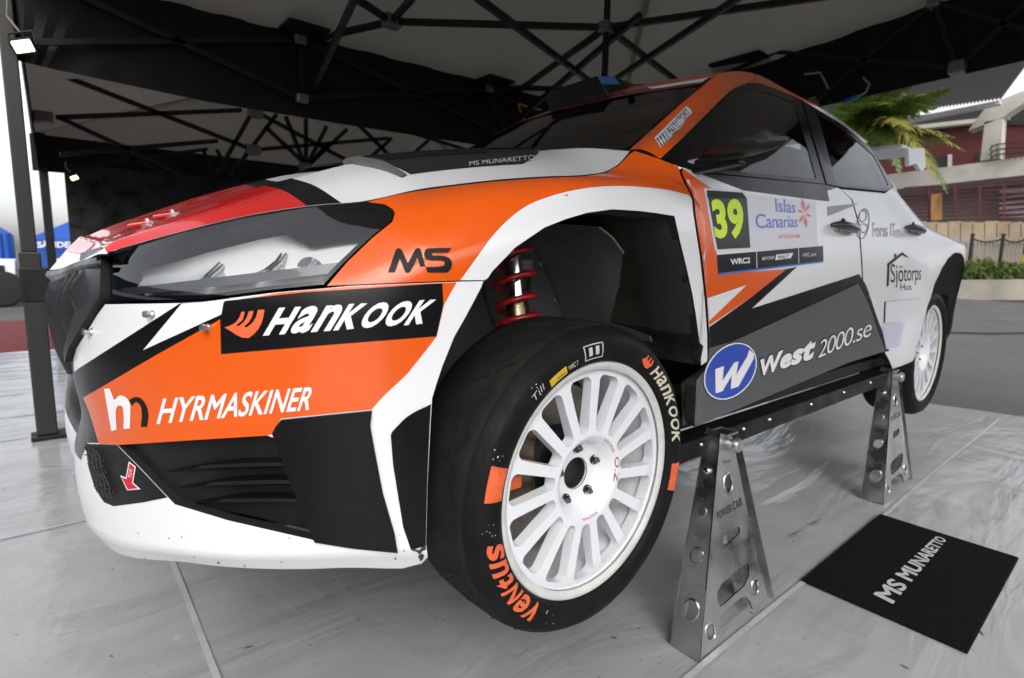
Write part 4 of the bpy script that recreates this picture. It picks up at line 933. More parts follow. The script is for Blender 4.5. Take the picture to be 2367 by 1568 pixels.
def add_wheel(name, c, rot, flip=False, parent=CAR):
    """a wheel with its flange plane at c; rot turns the spoke pattern"""
    root = None; objs = []
    for nm, me, m, isroot in WP:
        o = bpy.data.objects.new(name if isroot else nm, me); COL.objects.link(o)
        if not me.materials: me.materials.append(m)
        M = Matrix.Translation(Vector(c)) @ (Matrix.Rotation(math.pi, 4, 'Z') if flip else Matrix()) @ Matrix.Rotation(rot, 4, 'Y')
        objs.append((o, M, isroot)); root = o if isroot else root
    root.parent = parent; root.matrix_parent_inverse = Matrix()
    for o, M, isroot in objs:
        if isroot: o.location = M.translation - parent.location; o.rotation_euler = M.to_euler()
        else: o.parent = root
    return root
WFL = add_wheel('wheel', (0, .91, .57), .07)
WRL = add_wheel('wheel', (-2.564, .865, .58), .2)
add_wheel('wheel', (0, -.91, .57), .5, True); add_wheel('wheel', (-2.564, -.865, .58), .9, True)
# marks on the front tyre: polar lettering on the side wall
def sidewall_y(r): return np.interp(r, [.246,.256,.268,.280,.290,.2985,.3025], [.006,.0115,.0135,.0128,.0095,.004,-.002])
def on_tyre(loops, c, ang0, ang1, r0, r1, m, name, root, off=.0007):
    """unit-box loops (y down) laid along the wall from angle ang0 to ang1 (degrees, clockwise seen from outside positive), letters' feet at r0, heads at r1"""
    L = []
    for l in loops:
        d = []
        for i in range(len(l)):
            a, b = l[i], l[(i + 1) % len(l)]; k_ = max(1, int(np.linalg.norm(b - a) / .04)); d += [a + (b - a) * j / k_ for j in range(k_)]
        L.append(np.array(d))
    sx_ = math.radians(abs(ang1 - ang0)) * (r0 + r1) / 2; sy_ = abs(r1 - r0)
    S = Surf.__new__(Surf); S.sc = np.array([sx_, sy_]); W, T = Surf.cut(S, L, .006)
    an = np.radians(ang0 + (ang1 - ang0) * W[:, 0]); r = r1 + (r0 - r1) * W[:, 1]
    V = np.c_[r * np.cos(an), sidewall_y(r) + off, r * np.sin(an)]
    tn = np.cross(V[T[:, 1]] - V[T[:, 0]], V[T[:, 2]] - V[T[:, 0]])[:, 1] < 0; T[tn] = T[tn][:, ::-1]
    o = bpy.data.objects.new(name, mesh(name, V + np.array(c), [tuple(t) for t in T], True)); COL.objects.link(o); o.data.materials.append(m)
    o.parent = CAR if root is None else root
    if root is None: o.location = -CAR.location
    else:
        bpy.context.view_layer.update(); o.matrix_parent_inverse = root.matrix_world.inverted()
    return o
def px_angle(u, v, c=(0, .92, .57)):
    """angle of a pixel on the plane of the wheel, x forward = 0, up = 90; and its radius"""
    p = P(u, v, y=c[1]); return math.degrees(math.atan2(p[2] - c[2], p[0] - c[0])), math.hypot(p[2] - c[2], p[0] - c[0])
# ---- marks on the near front tyre
CF_ = (0, .91, .57)
def tyre_text(t, pa, pb, r0, r1, m, name='tyre_lettering', bold=.02, shear=0., sp=1., loops=None):
    a0, _ = px_angle(*pa); a1, _ = px_angle(*pb)
    if a1 < a0: a1 += 360
    return on_tyre(loops if loops is not None else text_loops(t, bold, shear, sp), CF_, a0, a1, r0, r1, m, name, WFL)
CREAM = mat('print cream', (.62,.58,.46), .5)
tyre_text('', (1508,848), (1557,1030), .254, .283, CREAM, loops=even_loops('HanKOOK', .03, 1.2, .12, {'H': .72, 'a': .66, 'n': .68, 'K': .74, 'O': .80}))
sq = [np.array([(0,0),(1,0),(1,1),(0,1)], float)]
em = [np.array([(0,.6),(.3,.3),(.42,0),(.5,0),(.42,.4),(.55,.4),(.68,0),(.78,0),(.66,.45),(.8,.45),(.92,0),(1,0),(.98,.5),(.75,.95),(.5,1),(.25,.85)], float)]
tyre_text('', (1482,826), (1503,847), .256, .283, PO, 'tyre_emblem', loops=em)
tyre_text('', (1247,1412), (1126,1258), .250, .287, PO, loops=even_loops('veNtus', .04, 1.2, .14, {'t': .6, 'N': .8}))
WORN = mat('worn orange', (.72,.12,.035), .5, noise=(60,.25))
tyre_text('', (1133,1162), (1142,1078), .252, .290, WORN, 'balance_patch', loops=sq)
tyre_text('', (1551,1072), (1543,1132), .256, .288, WORN, 'balance_patch', loops=sq)
tyre_text('', (1268,884), (1306,848), .2545, .2705, mat('label yellow', (.65,.42,.02), .5), 'tyre_label', loops=sq)
tag(tyre_text('', (1284,869), (1302,853), .258, .267, PB, 'label_barcode', loops=[np.array([(x, 0), (x + w, 0), (x + w, 1), (x, 1)]) for x, w in ((0, .06), (.12, .03), (.2, .08), (.33, .03), (.41, .05), (.52, .09), (.66, .03), (.74, .06), (.86, .03), (.94, .06))]), kind='stuff')
tyre_text('WRC 7', (1310,846), (1333,833), .2575, .2675, CREAM, bold=.01)
CH_ = mat('chalk white', (.55,.55,.55), .8)
ringsq = [np.array([(0,0),(1,.03),(1,1),(.02,.97)], float), np.array([(.05,.06),(.94,.09),(.95,.94),(.07,.91)], float)]
tyre_text('', (1349,830), (1391,818), .2555, .2860, CH_, 'chalk_mark', loops=ringsq)
tyre_text('1', (1359,823.5), (1367,821), .263, .280, CH_, 'chalk_mark', bold=-.01); tyre_text('1', (1374,819), (1382,816.5), .263, .280, CH_, 'chalk_mark', bold=-.01)
tyre_text('Till', (1226,918), (1251,884), .266, .278, CH_, 'chalk_mark', bold=-.012, shear=.2)
rs = random.Random(5)
for (u, v, n_) in ((1146,1052,6), (1130,1225,7), (1215,1395,6), (1195,1440,5), (1275,1425,5), (1240,900,4), (1560,1180,3)):
    for k_ in range(n_):
        a0, r0 = px_angle(u + rs.uniform(-14, 14), v + rs.uniform(-16, 16))
        if not .25 < r0 < .298: continue
        w = rs.uniform(.3, 1.1); h = rs.uniform(.0008, .003); on_tyre([np.array([(0, .3), (.6, 0), (1, .5), (.5, 1)])], CF_, a0, a0 + w, r0, r0 + h, CH_, 'scuff', WFL)
# red marks on the hub face
RDP = mat('print rim red', (.45,.02,.04), .4)
def on_hub(t, a0, a1, r0, r1, bold=.0):
    LP = text_loops(t, bold); S = Surf.__new__(Surf); S.sc = np.array([math.radians(a1 - a0) * (r0 + r1) / 2, r1 - r0]); W, T = Surf.cut(S, LP, .01)
    an = np.radians(a0 + (a1 - a0) * W[:, 0]); r = r1 + (r0 - r1) * W[:, 1]
    y = np.interp(r, [.03,.050,.062,.074,.084,.090,.10], [-.052,-.051,-.047,-.030,-.0155,-.013,-.0135]) + .0012
    V = np.c_[r * np.cos(an), y, r * np.sin(an)]; tn = np.cross(V[T[:, 1]] - V[T[:, 0]], V[T[:, 2]] - V[T[:, 0]])[:, 1] < 0; T[tn] = T[tn][:, ::-1]
    o = bpy.data.objects.new('rim_lettering', mesh('rim_lettering', V + np.array(CF_), [tuple(t_) for t_ in T])); COL.objects.link(o); o.data.materials.append(RDP); o.parent = WFL
    bpy.context.view_layer.update(); o.matrix_parent_inverse = WFL.matrix_world.inverted()
on_hub('RACING', 122, 152, .0835, .0885); on_hub('O.Z', 162, 198, .0835, .0945); on_hub('RACING', 250, 280, .0835, .0885)
# tread slits, each its own piece
GRV = mat('groove black', (.004,.004,.004), .8)
slit = None
for row, (yy, ph) in enumerate(((-.045, 0.), (-.085, .5), (-.125, .2), (-.165, .7))):
    for k_ in range(26):
        a = 2 * math.pi * (k_ + ph) / 26
        if math.degrees(a) % 360 > 215 and math.degrees(a) % 360 < 250: continue
        if slit is None:
            V = []; F = []
            for i in range(6):
                l = -.021 + .042 * i / 5; w = .0032 * math.sin(math.pi * (.12 + .76 * i / 5)); V += [(0, l, -w), (-.0 - .0, l, w)]
            slit = mesh('tread_slit', V, [(2 * i, 2 * i + 1, 2 * i + 3, 2 * i + 2) for i in range(5)]); slit.materials.append(GRV)
        o = bpy.data.objects.new('tread_slit', slit); COL.objects.link(o); o.parent = WFL
        rad = np.interp(yy, [-.165, -.125, -.085, -.045], [.3181, .3202, .3201, .3188]) + .0006
        # parent-local frame: the wheel's own axes
        o.matrix_local = Matrix.Rotation(-a, 4, 'Y') @ Matrix.Translation((rad, yy, 0)) @ Matrix.Rotation(.55 if row % 2 else .9, 4, 'X')
# ---- wheel well, strut, spring
WELL = mat('well grey', (.085,.087,.09), .42, wear=(6,.15), noise=(4,.3), bump=(9,.25)); LINER = mat('liner carbon', (.034,.031,.022), .5, noise=(7,.4), wear=(10,.15))
ac = SHELL.loop([p for p in arch_b[::-1][2:]] + arch_in, 20, False)
AP, AN = SHELL.at(ac); nA = len(AP)
for _ in range(6): AP[1:-1, 1] = .25 * AP[:-2, 1] + .5 * AP[1:-1, 1] + .25 * AP[2:, 1]
cen = np.array([0, 0, .80]); V = []
for j, (yv, sc_) in enumerate(((None, 1.0), (.80, 1.0), (.76, 1.045), (.62, 1.06), (.50, 1.02))):
    for p in AP:
        q = p.copy()
        if yv is not None:
            q[1] = min(p[1] - .02, yv); q[0] = cen[0] + (p[0] - cen[0]) * sc_; q[2] = cen[2] + (p[2] - cen[2]) * sc_
        else: q[1] -= .004
        V.append(q)
MB().add(V[:3 * nA], [(j * nA + i, j * nA + i + 1, (j + 1) * nA + i + 1, (j + 1) * nA + i) for j in range(2) for i in range(nA - 1)]).build('arch_return', mat('return grey', (.045,.047,.05), .45), CAR, smooth=True)
MB().add(V[2 * nA:], [(j * nA + i, j * nA + i + 1, (j + 1) * nA + i + 1, (j + 1) * nA + i) for j in range(2) for i in range(nA - 1)]).build('arch_liner', LINER, CAR, smooth=True)
MB().add([(p[0], .505, p[2]) for p in V[4 * nA:]] + [(-.45, .5, .40), (.42, .5, .40)], [tuple(range(nA + 2))]).build('inner_wall', WELL, CAR)
# front half of the well is lined by a smooth grey shell whose edge shows as a bright line
V = []; es = []
for i in range(15):
    a = math.radians(118 - 78 * i / 14 - 40); 
    for j in range(7):
        yv = .515 + .16 * (j / 6) ** 1.6; r = .40 + .03 * j / 6
        V.append((-.02 - .34 * (i / 14) ** 1.2 + .02 * j / 6 + .05, yv - .14 * (i / 14 - .5) ** 2, 1.115 - .55 * (i / 14) ** 1.6))
edge = [np.array(P(u, v, y=yv)) for u, v, yv in ((1385,525,.74),(1415,548,.74),(1446,590,.74),(1468,640,.735),(1482,690,.73),(1494,740,.725),(1506,790,.72))]
V = []
for p in edge:
    for k_, yv in enumerate((p[1], p[1] - .03, p[1] - .10, p[1] - .17, .51)): V.append((p[0] + .025 * k_, yv, p[2] + .004 * k_))
MB().add(V, [(i * 5 + j, i * 5 + j + 1, i * 5 + 6 + j, i * 5 + 5 + j) for i in range(len(edge) - 1) for j in range(4)]).build('well_shell', WELL, CAR, smooth=True)
MB().tube(edge, .0022, 8).build('shell_edge', mat('edge pale', (.42,.42,.40), .5), CAR, smooth=True)
for (u, v, y) in ((1522, 700, .72), (1545, 782, .72), (1420, 690, .60)):
    p = P(u, v, y=y); MB().lathe([(.0005, .003), (.004, .0025), (.0055, 0)], p, 'y', 12, 1).build('rivet', STEEL, CAR, smooth=True)
s0 = np.array([-.005, .665, .84]); s1 = np.array([-.02, .60, 1.13]); dS = (s1 - s0) / np.linalg.norm(s1 - s0)
STRUT = MB().tube([s0, s1], .022, 24).build('strut', CHROME, CAR, smooth=True)
MB().tube([s0 + dS * .0, s0 + dS * .058, s0 + dS * .059, s0 + dS * .085], [.0265, .0265, .024, .024], 24).build('strut_collar', mat('collar bronze', (.33,.27,.17), .3, metal=1.), STRUT, smooth=True)
e1 = np.cross(dS, (0, 1, 0)); e1 /= np.linalg.norm(e1); e2 = np.cross(dS, e1)
pts = [s0 + dS * (.012 + .25 * (t / 5.0) ** 1.25) + .047 * (math.cos(t * 2 * math.pi) * e1 + math.sin(t * 2 * math.pi) * e2) for t in np.linspace(0, 4.8, 130)]
MB().tube(pts, .0072, 10).build('spring', mat('spring red', (.40,.008,.012), .3, coat=.5), STRUT, smooth=True)
MB().lathe([(.02, .0), (.055, 0.), (.055, -.012), (.03, -.03)], s0 + (0, 0, .012), 'z', 32).build('spring_seat', BLACKM, STRUT, smooth=True)
MB().lathe([(.05, 0.), (.06, .02), (.05, .03)], s1 - (0, 0, .045), 'z', 32).build('top_mount', BLACKM, STRUT, smooth=True)
MB().tube([(0, .70, .57), (0, .45, .60)], .05, 16).build('hub_carrier', BLACKM, CAR, smooth=True)
cal = MB(); cal.box((.10, .77, .53), (.185, .85, .68)); cal.build('brake_caliper', mat('caliper bronze', (.14,.11,.08), .35, metal=.8), CAR, bevel=.012)
MB().box((.145, .851, .575), (.175, .8525, .60)).build('caliper_mark', PO, CAR)
for y in (1, -1):
    MB().tube([(0, y * .45, .60), (0, y * .1, .66)], .025, 12).build('drive_shaft', BLACKM, CAR, smooth=True)
# arms, hose and brackets behind the wheel
ARM = mat('arm black', (.05,.05,.052), .4, metal=.5)
MB().tube([(.02, .52, .60), (.06, .70, .62), (.05, .80, .64)], [.016, .02, .024], 12).build('steering_arm', ARM, CAR, smooth=True)
MB().tube([(-.10, .45, .52), (-.04, .66, .50), (.0, .80, .50)], [.022, .024, .03], 12).build('lower_arm', ARM, CAR, smooth=True)
MB().tube([(.03, .62, .86), (.07, .64, .92), (.05, .58, 1.0), (-.05, .53, 1.06), (-.14, .515, 1.05)], .006, 8).build('brake_hose', mat('hose black', (.02,.02,.02), .5), CAR, smooth=True)
MB().tube([(-.16, .53, .98), (-.12, .56, .90), (-.10, .60, .85), (-.06, .66, .84)], .005, 8).build('sensor_lead', mat('hose black'), CAR, smooth=True)
MB().box((-.17, .50, .96), (-.12, .53, 1.01)).build('hose_bracket', STEEL, CAR, bevel=.004)
for (x, z) in ((.18, .92), (.22, .84), (.25, .74), (-.22, 1.0), (-.28, .9), (-.02, 1.09), (.1, 1.06)):
    MB().lathe([(.0005, .004), (.005, .0035), (.0075, 0)], (x, .506, z), 'y', 12, 1).build('rivet', STEEL, CAR, smooth=True)
# rear well and mud flap
MB().add([(-2.564 + .365 * math.cos(a), yv, .73 + .365 * math.sin(a)) for yv in (.78, .45) for a in np.linspace(-.4, 3.5, 24)], [(i, i + 1, 25 + i, 24 + i) for i in range(23)]).build('rear_liner', GAP, CAR, smooth=True)
MB().add([(-2.564 + .365 * math.cos(a), .45, .73 + .365 * math.sin(a)) for a in np.linspace(-.4, 3.5, 24)], [tuple(range(24))]).build('rear_inner_wall', GAP, CAR)
MB().box((-2.96, .62, .52), (-2.945, .84, .86)).build('mud_flap', LINER, CAR, bevel=.004)
# engine bay / underbody blocks so that nothing is hollow
MB().box((-.42, -.50, .55), (.60, .495, .98)).build('engine_block', GAP, CAR)
MB().box((-3.0, -.80, .56), (-.36, .80, .60)).build('underbody', mat('underbody black', (.015,.015,.015), .6), CAR)
MB().box((-.05, -.60, .505), (.62, .60, .53)).build('sump_guard', mat('underbody black'), CAR, bevel=.01)
# sill rail with bolts
RAIL = MB(); RAIL.box((-2.07, .79, .498), (-.355, .862, .552)); RAIL = RAIL.build('sill_rail', mat('rail black', (.008,.008,.009), .4, spec=.15, wear=(8,.12)), CAR, bevel=.006)
MB().box((-2.07, -.862, .498), (-.355, -.79, .552)).build('sill_rail', mat('rail black'), CAR, bevel=.006)
for (u, v) in ((1623,988),(1654,975),(1722,945),(1782,922),(1879,886.5),(1955,858),(2017,834)):
    p = P(u, v, y=.8625); MB().lathe([(.0005, .005), (.003, .005), (.0055, .0025), (.0062, 0)], (p[0], .8625, .535), 'y', 16, 1).build('rail_bolt', CHROME, RAIL, smooth=True)
# carbon bracket behind the front wheel, lower end of the liner
MB().add([P(u, v, y=y) for u, v, y in ((1575,885,.84),(1612,862,.86),(1606,975,.86),(1578,985,.84),(1568,930,.70))], [(0,1,2,3),(0,3,4)]).build('liner_bracket', mat('kevlar', (.10,.085,.05), .5, noise=(60,.5), bump=(200,.2)), CAR)

# ================================================================ AXLE STANDS
SZ = lambda a, b: ((1600 + a / 2.39) * .9468, (1000 + b / 2.39) * .9468)
def circ(c, rx, ry, k_=24): return [SZ(c[0] + rx * math.cos(t), c[1] + ry * math.sin(t)) for t in np.linspace(0, 2 * math.pi, k_, endpoint=False)]
STEELD = STEEL
def make_stand():
    root = empty('axle_stand', (-.60, .905, 0))
    A, B, Cc, D_ = np.array([-.39,.95,.0]), np.array([-.81,.95,.0]), np.array([-.525,.895,.555]), np.array([-.61,.895,.555])
    # near face
    nf = plane_surf(A, B - A, (Cc + D_) / 2 - (A + B) / 2)
    outer = [SZ(*p) for p in ((380,140),(450,160),(520,510),(600,890),(625,965),(652,1085),(568,1165),(553,1120),(530,1093),(500,1098),(400,1180),(374,1215),(370,1365),(260,1478))]
    slot = [SZ(*p) for p in ((392,765),(400,735),(470,690),(490,685),(494,715),(480,735),(425,785),(400,798))]
    big = [SZ(*p) for p in ((362,1065),(385,1020),(500,920),(532,897),(550,912),(546,975),(520,1030),(410,1130),(378,1152),(364,1125))]
    rnd = [((424,432),24,54),((580,1038),18,44),((320,1300),27,48)]
    o = nf.sheet('near_plate', [outer, slot, big] + [circ(*c) for c in rnd], STEELD, root, grid=.05, rim=.004, step=10)
    # front plate, narrow
    ff = plane_surf(np.array([-.39,.95,0]), np.array([0,-.09,0]), np.array([-.135,-.05,.555]))
    rf = [((272,597),25,27),((240,853),36,42),((205,1170),44,58)]
    f = ff.sheet('front_plate', [[SZ(300,100), SZ(376,141), SZ(257,1478), SZ(86,1368)]] + [circ(*c) for c in rf], STEELD, root, grid=.05, rim=.004, step=10)
    for S, par, lst in ((nf, o, rnd), (ff, f, rf)):
        for c in lst:
            q = S.loop(circ(*c), 6); p, n = S.at(q); cc = p.mean(0); m = MB(); V = []
            for r, h in ((1.22, .0006), (1.14, .003), (1.05, .0035), (.97, -.001)): V += list(cc + (p - cc) * r + n * h)
            kk = len(p); m.add(V, [(j * kk + i, j * kk + (i + 1) % kk, (j + 1) * kk + (i + 1) % kk, (j + 1) * kk + i) for j in range(3) for i in range(kk)]); m.build('hole_flange', STEELD, par, smooth=True)
    # far and rear plates (plain, with the same taper)
    m = MB(); m.add([(-.39,.86,0),(-.46,.86,0),(-.535,.85,.26),(-.66,.85,.26),(-.74,.86,0),(-.81,.86,0),(-.61,.845,.555),(-.525,.845,.555)], [(0,1,2,7),(2,3,6,7),(3,4,5,6)]); m.build('far_plate', STEELD, root)
    m = MB(); m.add([(-.81,.86,0),(-.81,.95,0),(-.61,.895,.555),(-.61,.845,.555)], [(0,1,2,3)]); m.build('rear_plate', STEELD, root)
    MB().box((-.612,.845,.546),(-.523,.895,.553)).build('head_plate', STEELD, root, bevel=.003)
    MB().tube([(-.567,.845,.528),(-.567,.912,.528)],.014,18).build('head_pin', STEEL, root, smooth=True)
    MB().tube([(-.567,.912,.528),(-.567,.918,.528),(-.567,.925,.528)],[.021,.021,.017],18).build('pin_washer', STEEL, root, smooth=True)
    q = ff.pick(*SZ(303,358)); p, n = ff.at(np.array([q])); MB().tube([p[0], p[0] + n[0] * .006, p[0] + n[0] * .009], [.009, .009, .005], 12).build('bolt_head', CHROME, f, smooth=True)
    PRN = mat('etch dark', (.05,.05,.05), .5)
    lettering(nf, 'POWER CAR', [SZ(358,600), SZ(505,508), SZ(508,560), SZ(360,645)], PRN, o, 'lettering', off=.0012, bold=.01, grid=.05)
    lettering(nf, 'Track', [SZ(392,300), SZ(440,285), SZ(442,305), SZ(394,325)], PRN, o, 'lettering', off=.0012, shear=.3, grid=.05)
    return root
def copy_tree(o, parent=None):
    c = o.copy(); COL.objects.link(c); c.parent = parent
    for ch in o.children: copy_tree(ch, c)
    return c
ST1 = make_stand()
tag(ST1, 'tapered stainless steel stand under the sill just behind the front wheel', 'axle stand', 'steel stands under the car')
ST2 = copy_tree(ST1); ST2.location = (-.60 - 1.475, .905 - .02, 0); tag(ST2, 'tapered stainless steel stand under the sill just ahead of the rear wheel', 'axle stand')
for x, lab in ((-.60, 'steel stand under the far sill behind the far front wheel'), (-2.075, 'steel stand under the far sill ahead of the far rear wheel')):
    s_ = copy_tree(ST1); s_.location = (x, -.905, 0); s_.rotation_euler = (0, 0, math.pi); s_.location.x = x; tag(s_, lab, 'axle stand')
# ================================================================ DOOR MAT
mc = [P(2033.6,1186.5,z=.008), P(1850.6,1338.2,z=.008), P(2236.9,1507.3,z=.008), P(2355.7,1287.5,z=.008)]
MATO = empty('door_mat', tuple(np.mean(mc, 0) * (1, 1, 0))); tag(MATO, 'black rubber-backed floor mat with white lettering lying on the pale sheet', 'floor mat')
MC = np.array(mc); c_ = MC.mean(0)
PILE = mat('mat pile', (.009,.0095,.011), .95, spec=.05, bump=(500,.5), noise=(200,.4))
V = [tuple(p * (1, 1, 0) + (0, 0, .0015)) for p in MC] + [tuple(c_ + (p - c_) * .985) for p in MC]
MB().add(V, [(0,1,5,4),(1,2,6,5),(2,3,7,6),(3,0,4,7),(4,5,6,7)]).build('pile', PILE, MATO)
ms_ = plane_surf(MC[1], MC[2] - MC[1], MC[0] - MC[1])
MZ = lambda a, b: ((1650 + a / 2.39) * .9468, (1000 + b / 2.39) * .9468)
lettering(ms_, 'MS MUNARETTO', [MZ(1150,1078), MZ(1520,738), MZ(1582,762), MZ(1268,1138)], mat('mat white', (.55,.54,.52), .9, bump=(500,.4)), MATO, off=.0012, bold=.03, grid=.05)
# ================================================================ GROUND
def ground_mat(name, c0, c1, rough, sc1, sc2, bump, spots=None, rr=.12):
    if name in MATS: return MATS[name]
    m = bpy.data.materials.new(name); m.use_nodes = True; MATS[name] = m; nt = m.node_tree; L = nt.links.new; b = nt.nodes['Principled BSDF']
    tc = nt.nodes.new('ShaderNodeTexCoord')
    def nz(s, d=6, dist=0.):
        n = nt.nodes.new('ShaderNodeTexNoise'); n.inputs['Scale'].default_value = s; n.inputs['Detail'].default_value = d; n.inputs['Distortion'].default_value = dist; L(tc.outputs['Object'], n.inputs['Vector']); return n
    def ramp(src, lo, hi, a, c):
        r = nt.nodes.new('ShaderNodeMapRange'); r.inputs[1].default_value = lo; r.inputs[2].default_value = hi; r.inputs[3].default_value = a; r.inputs[4].default_value = c; L(src, r.inputs[0]); return r.outputs[0]
    n1 = nz(sc1); n2 = nz(sc2)
    mx = nt.nodes.new('ShaderNodeMix'); mx.data_type = 'RGBA'; mx.inputs[6].default_value = (*c0, 1); mx.inputs[7].default_value = (*c1, 1)
    av = nt.nodes.new('ShaderNodeMath'); av.operation = 'MULTIPLY_ADD'; av.inputs[1].default_value = .5; L(n1.outputs[0], av.inputs[0])
    hf = nt.nodes.new('ShaderNodeMath'); hf.operation = 'MULTIPLY'; hf.inputs[1].default_value = .5; L(n2.outputs[0], hf.inputs[0]); L(hf.outputs[0], av.inputs[2])
    L(ramp(av.outputs[0], .38, .62, 0, 1), mx.inputs[0]); col = mx.outputs[2]
    if spots:
        for (s, th, colr) in spots:
            n = nz(s, 2, .6); f = ramp(n.outputs[0], th, th + .03, 0, 1); x = nt.nodes.new('ShaderNodeMix'); x.data_type = 'RGBA'; x.inputs[7].default_value = (*colr, 1); L(f, x.inputs[0]); L(col, x.inputs[6]); col = x.outputs[2]
    L(col, b.inputs['Base Color']); L(ramp(n1.outputs[0], .35, .65, rough - rr, rough + rr), b.inputs['Roughness'])
    hsum = None
    for s, st in bump:
        if isinstance(s, tuple):
            n = nz(1., 4, .8); mp = nt.nodes.new('ShaderNodeMapping'); mp.inputs['Scale'].default_value = s; mp.inputs['Rotation'].default_value = (0, 0, .35); L(tc.outputs['Object'], mp.inputs[0]); L(mp.outputs[0], n.inputs['Vector'])
        else: n = nz(s, 4)
        bp = nt.nodes.new('ShaderNodeBump'); bp.inputs['Strength'].default_value = st; bp.inputs['Distance'].default_value = .02; L(n.outputs[0], bp.inputs['Height'])
        if hsum is not None: L(hsum.outputs[0], bp.inputs['Normal'])
        hsum = bp
    L(hsum.outputs[0], b.inputs['Normal']); return m
ASPH = ground_mat('asphalt', (.085,.085,.087), (.12,.12,.12), .8, 1.2, 60, [(140, .35)])
TARP = ground_mat('tarpaulin', (.32,.325,.33), (.40,.405,.41), .17, .6, 3., [((1.1, 3.6, 1), 1.0), ((5, 1.4, 1), .28), (14, .04)], [(70, .73, (.05,.05,.05)), (160, .74, (.07,.065,.06)), (9, .74, (.46,.42,.34))], .06)
CARP = mat('red carpet', (.16,.028,.032), .9, noise=(20,.3), bump=(200,.3))
m = MB(); m.add([(-900,-900,-.012),(900,-900,-.012),(900,900,-.012),(-900,900,-.012)],[(0,1,2,3)]); tag(m.build('asphalt_ground', ASPH), kind='structure')
# pale sheet: a grid with slight real waves, seams welded across it
NX, NY = 90, 110
xs = np.linspace(-4.15, 6, NX); ys = np.linspace(-5.85, 5, NY); rnd = np.random.RandomState(3); V = []
for x in xs:
    for y in ys:
        w = .0016 * math.sin(x * 5.1 + 1.3 * math.sin(y * 2.2)) + .0014 * math.sin(y * 7.3 + x * 1.7) + .001 * math.sin((x * .8 + y) * 17)
        V.append((x - (.18 * (y - .1) if x < -4.1 else .18 * (y - .1) * max(0, (-3.2 - x)) / .95), y, min(.0, w - .003)))
m = MB(); m.add(V, [(i * NY + j, (i + 1) * NY + j, (i + 1) * NY + j + 1, i * NY + j + 1) for i in range(NX - 1) for j in range(NY - 1)])
SHEET = m.build('floor_sheet', TARP, smooth=True); tag(SHEET, kind='structure')
SEAM = ground_mat('tarp weld', (.40,.405,.41), (.50,.50,.50), .4, 6, 60, [(30, .15)])
for y in (.965, -.95, -2.9, 2.9): 
    m = MB(); k_ = 60
    for s_ in (-.008, .008): m.V += [(x, y + s_ + .004 * math.sin(x * 3), .0016) for x in np.linspace(-4.1, 4, k_)]
    m.F += [(i, i + 1, k_ + i + 1, k_ + i) for i in range(k_ - 1)]; m.build('seam', SEAM, SHEET)
for x in (.56, -1.95): 
    m = MB(); k_ = 60
    for s_ in (-.008, .008): m.V += [(x + s_ + .012 * math.sin(y * 2.4), y, .0022) for y in np.linspace(-5.8, .9 if x > 0 else -5, k_)]
    m.F += [(k_ + i, k_ + i + 1, i + 1, i) for i in range(k_ - 1)]; m.build('seam', SEAM, SHEET)
SCF = mat('scuff dark', (.10,.10,.10), .6)
for a, b, w in (((1815,1242),(1862,1222),3), ((1820,1246),(1850,1233),2), ((1862,1216),(1902,1198),3), ((1876,1216),(1900,1205),2), ((2080,1535),(2105,1548),3), ((2258,1452),(2275,1470),4), ((1410,1470),(1430,1478),3), ((560,1500),(590,1492),3), ((820,1430),(838,1436),2)):
    a_, b_ = P(*a, z=.0012), P(*b, z=.0012); d_ = (b_ - a_); n_ = np.array([-d_[1], d_[0], 0]); n_ *= .0012 * w / np.linalg.norm(n_)
    MB().add([a_, a_ * .6 + b_ * .4 + n_, b_, a_ * .5 + b_ * .5 - n_], [(0, 3, 2, 1)]).build('scuff_mark', SCF, SHEET)
tag(MB().box((-3, -9.2, -.011), (6, -5.9, -.003)).build('red_carpet', CARP), kind='structure')
MB().tube([P(u, v, z=.012) for u, v in ((2100,772),(2180,769),(2280,771),(2367,770),(2500,772))], .012, 8).build('power_cable', GAP, smooth=True)
tag(bpy.data.objects['power_cable'], 'thin black cable lying across the grey asphalt', 'cable')

# ================================================================ MARQUEE OVER THE CAR
TF = mat('frame black', (.009,.009,.009), .45, spec=.3, wear=(20,.1)); JN = mat('joint grey', (.16,.16,.155), .4, metal=.5)
CLOTH = mat('roof cloth', (.20,.188,.162), .5, noise=(1.5,.15), bump=(2.5,.6), transl=.14, spec=.3)
VAL = mat('valance black', (.006,.0065,.0075), .55, spec=.2, bump=(4,.3), noise=(3,.3))
TENT = empty('marquee', (.83, -2.28, 0)); tag(TENT, 'black framed pop-up marquee with grey roof cloth standing over the rally car', 'marquee')
YL = -2.30; XR = -3.9
def cloth_quad(pts, name, m, par, sag=.05, n=14):
    """four corners, slightly sagging in the middle"""
    a, b, c, d = [np.array(p, float) for p in pts]; V = []
    for i in range(n + 1):
        for j in range(n + 1):
            s, t = i / n, j / n; p = (a * (1 - s) + b * s) * (1 - t) + (d * (1 - s) + c * s) * t; p[2] -= sag * 4 * s * (1 - s) * math.sin(math.pi * t); V.append(p)
    return MB().add(V, [(i * (n + 1) + j, (i + 1) * (n + 1) + j, (i + 1) * (n + 1) + j + 1, i * (n + 1) + j + 1) for i in range(n) for j in range(n)]).build(name, m, par, smooth=True)
# eave corners
cA = np.array([.86, YL, 2.42]); cB = np.array([-4.1, YL - .15, 2.44]); cC = np.array([-3.95, 2.9, 2.95]); cD = np.array([.86, 2.9, 2.75]); pk = np.array([-1.55, .1, 3.45])
# the roof: four sloping panels
for a, b in ((cA, cB), (cB, cC), (cC, cD), (cD, cA)): cloth_quad((a, b, pk + (b - a) * .02, pk - (b - a) * .02), 'roof_panel', CLOTH, TENT, .03)
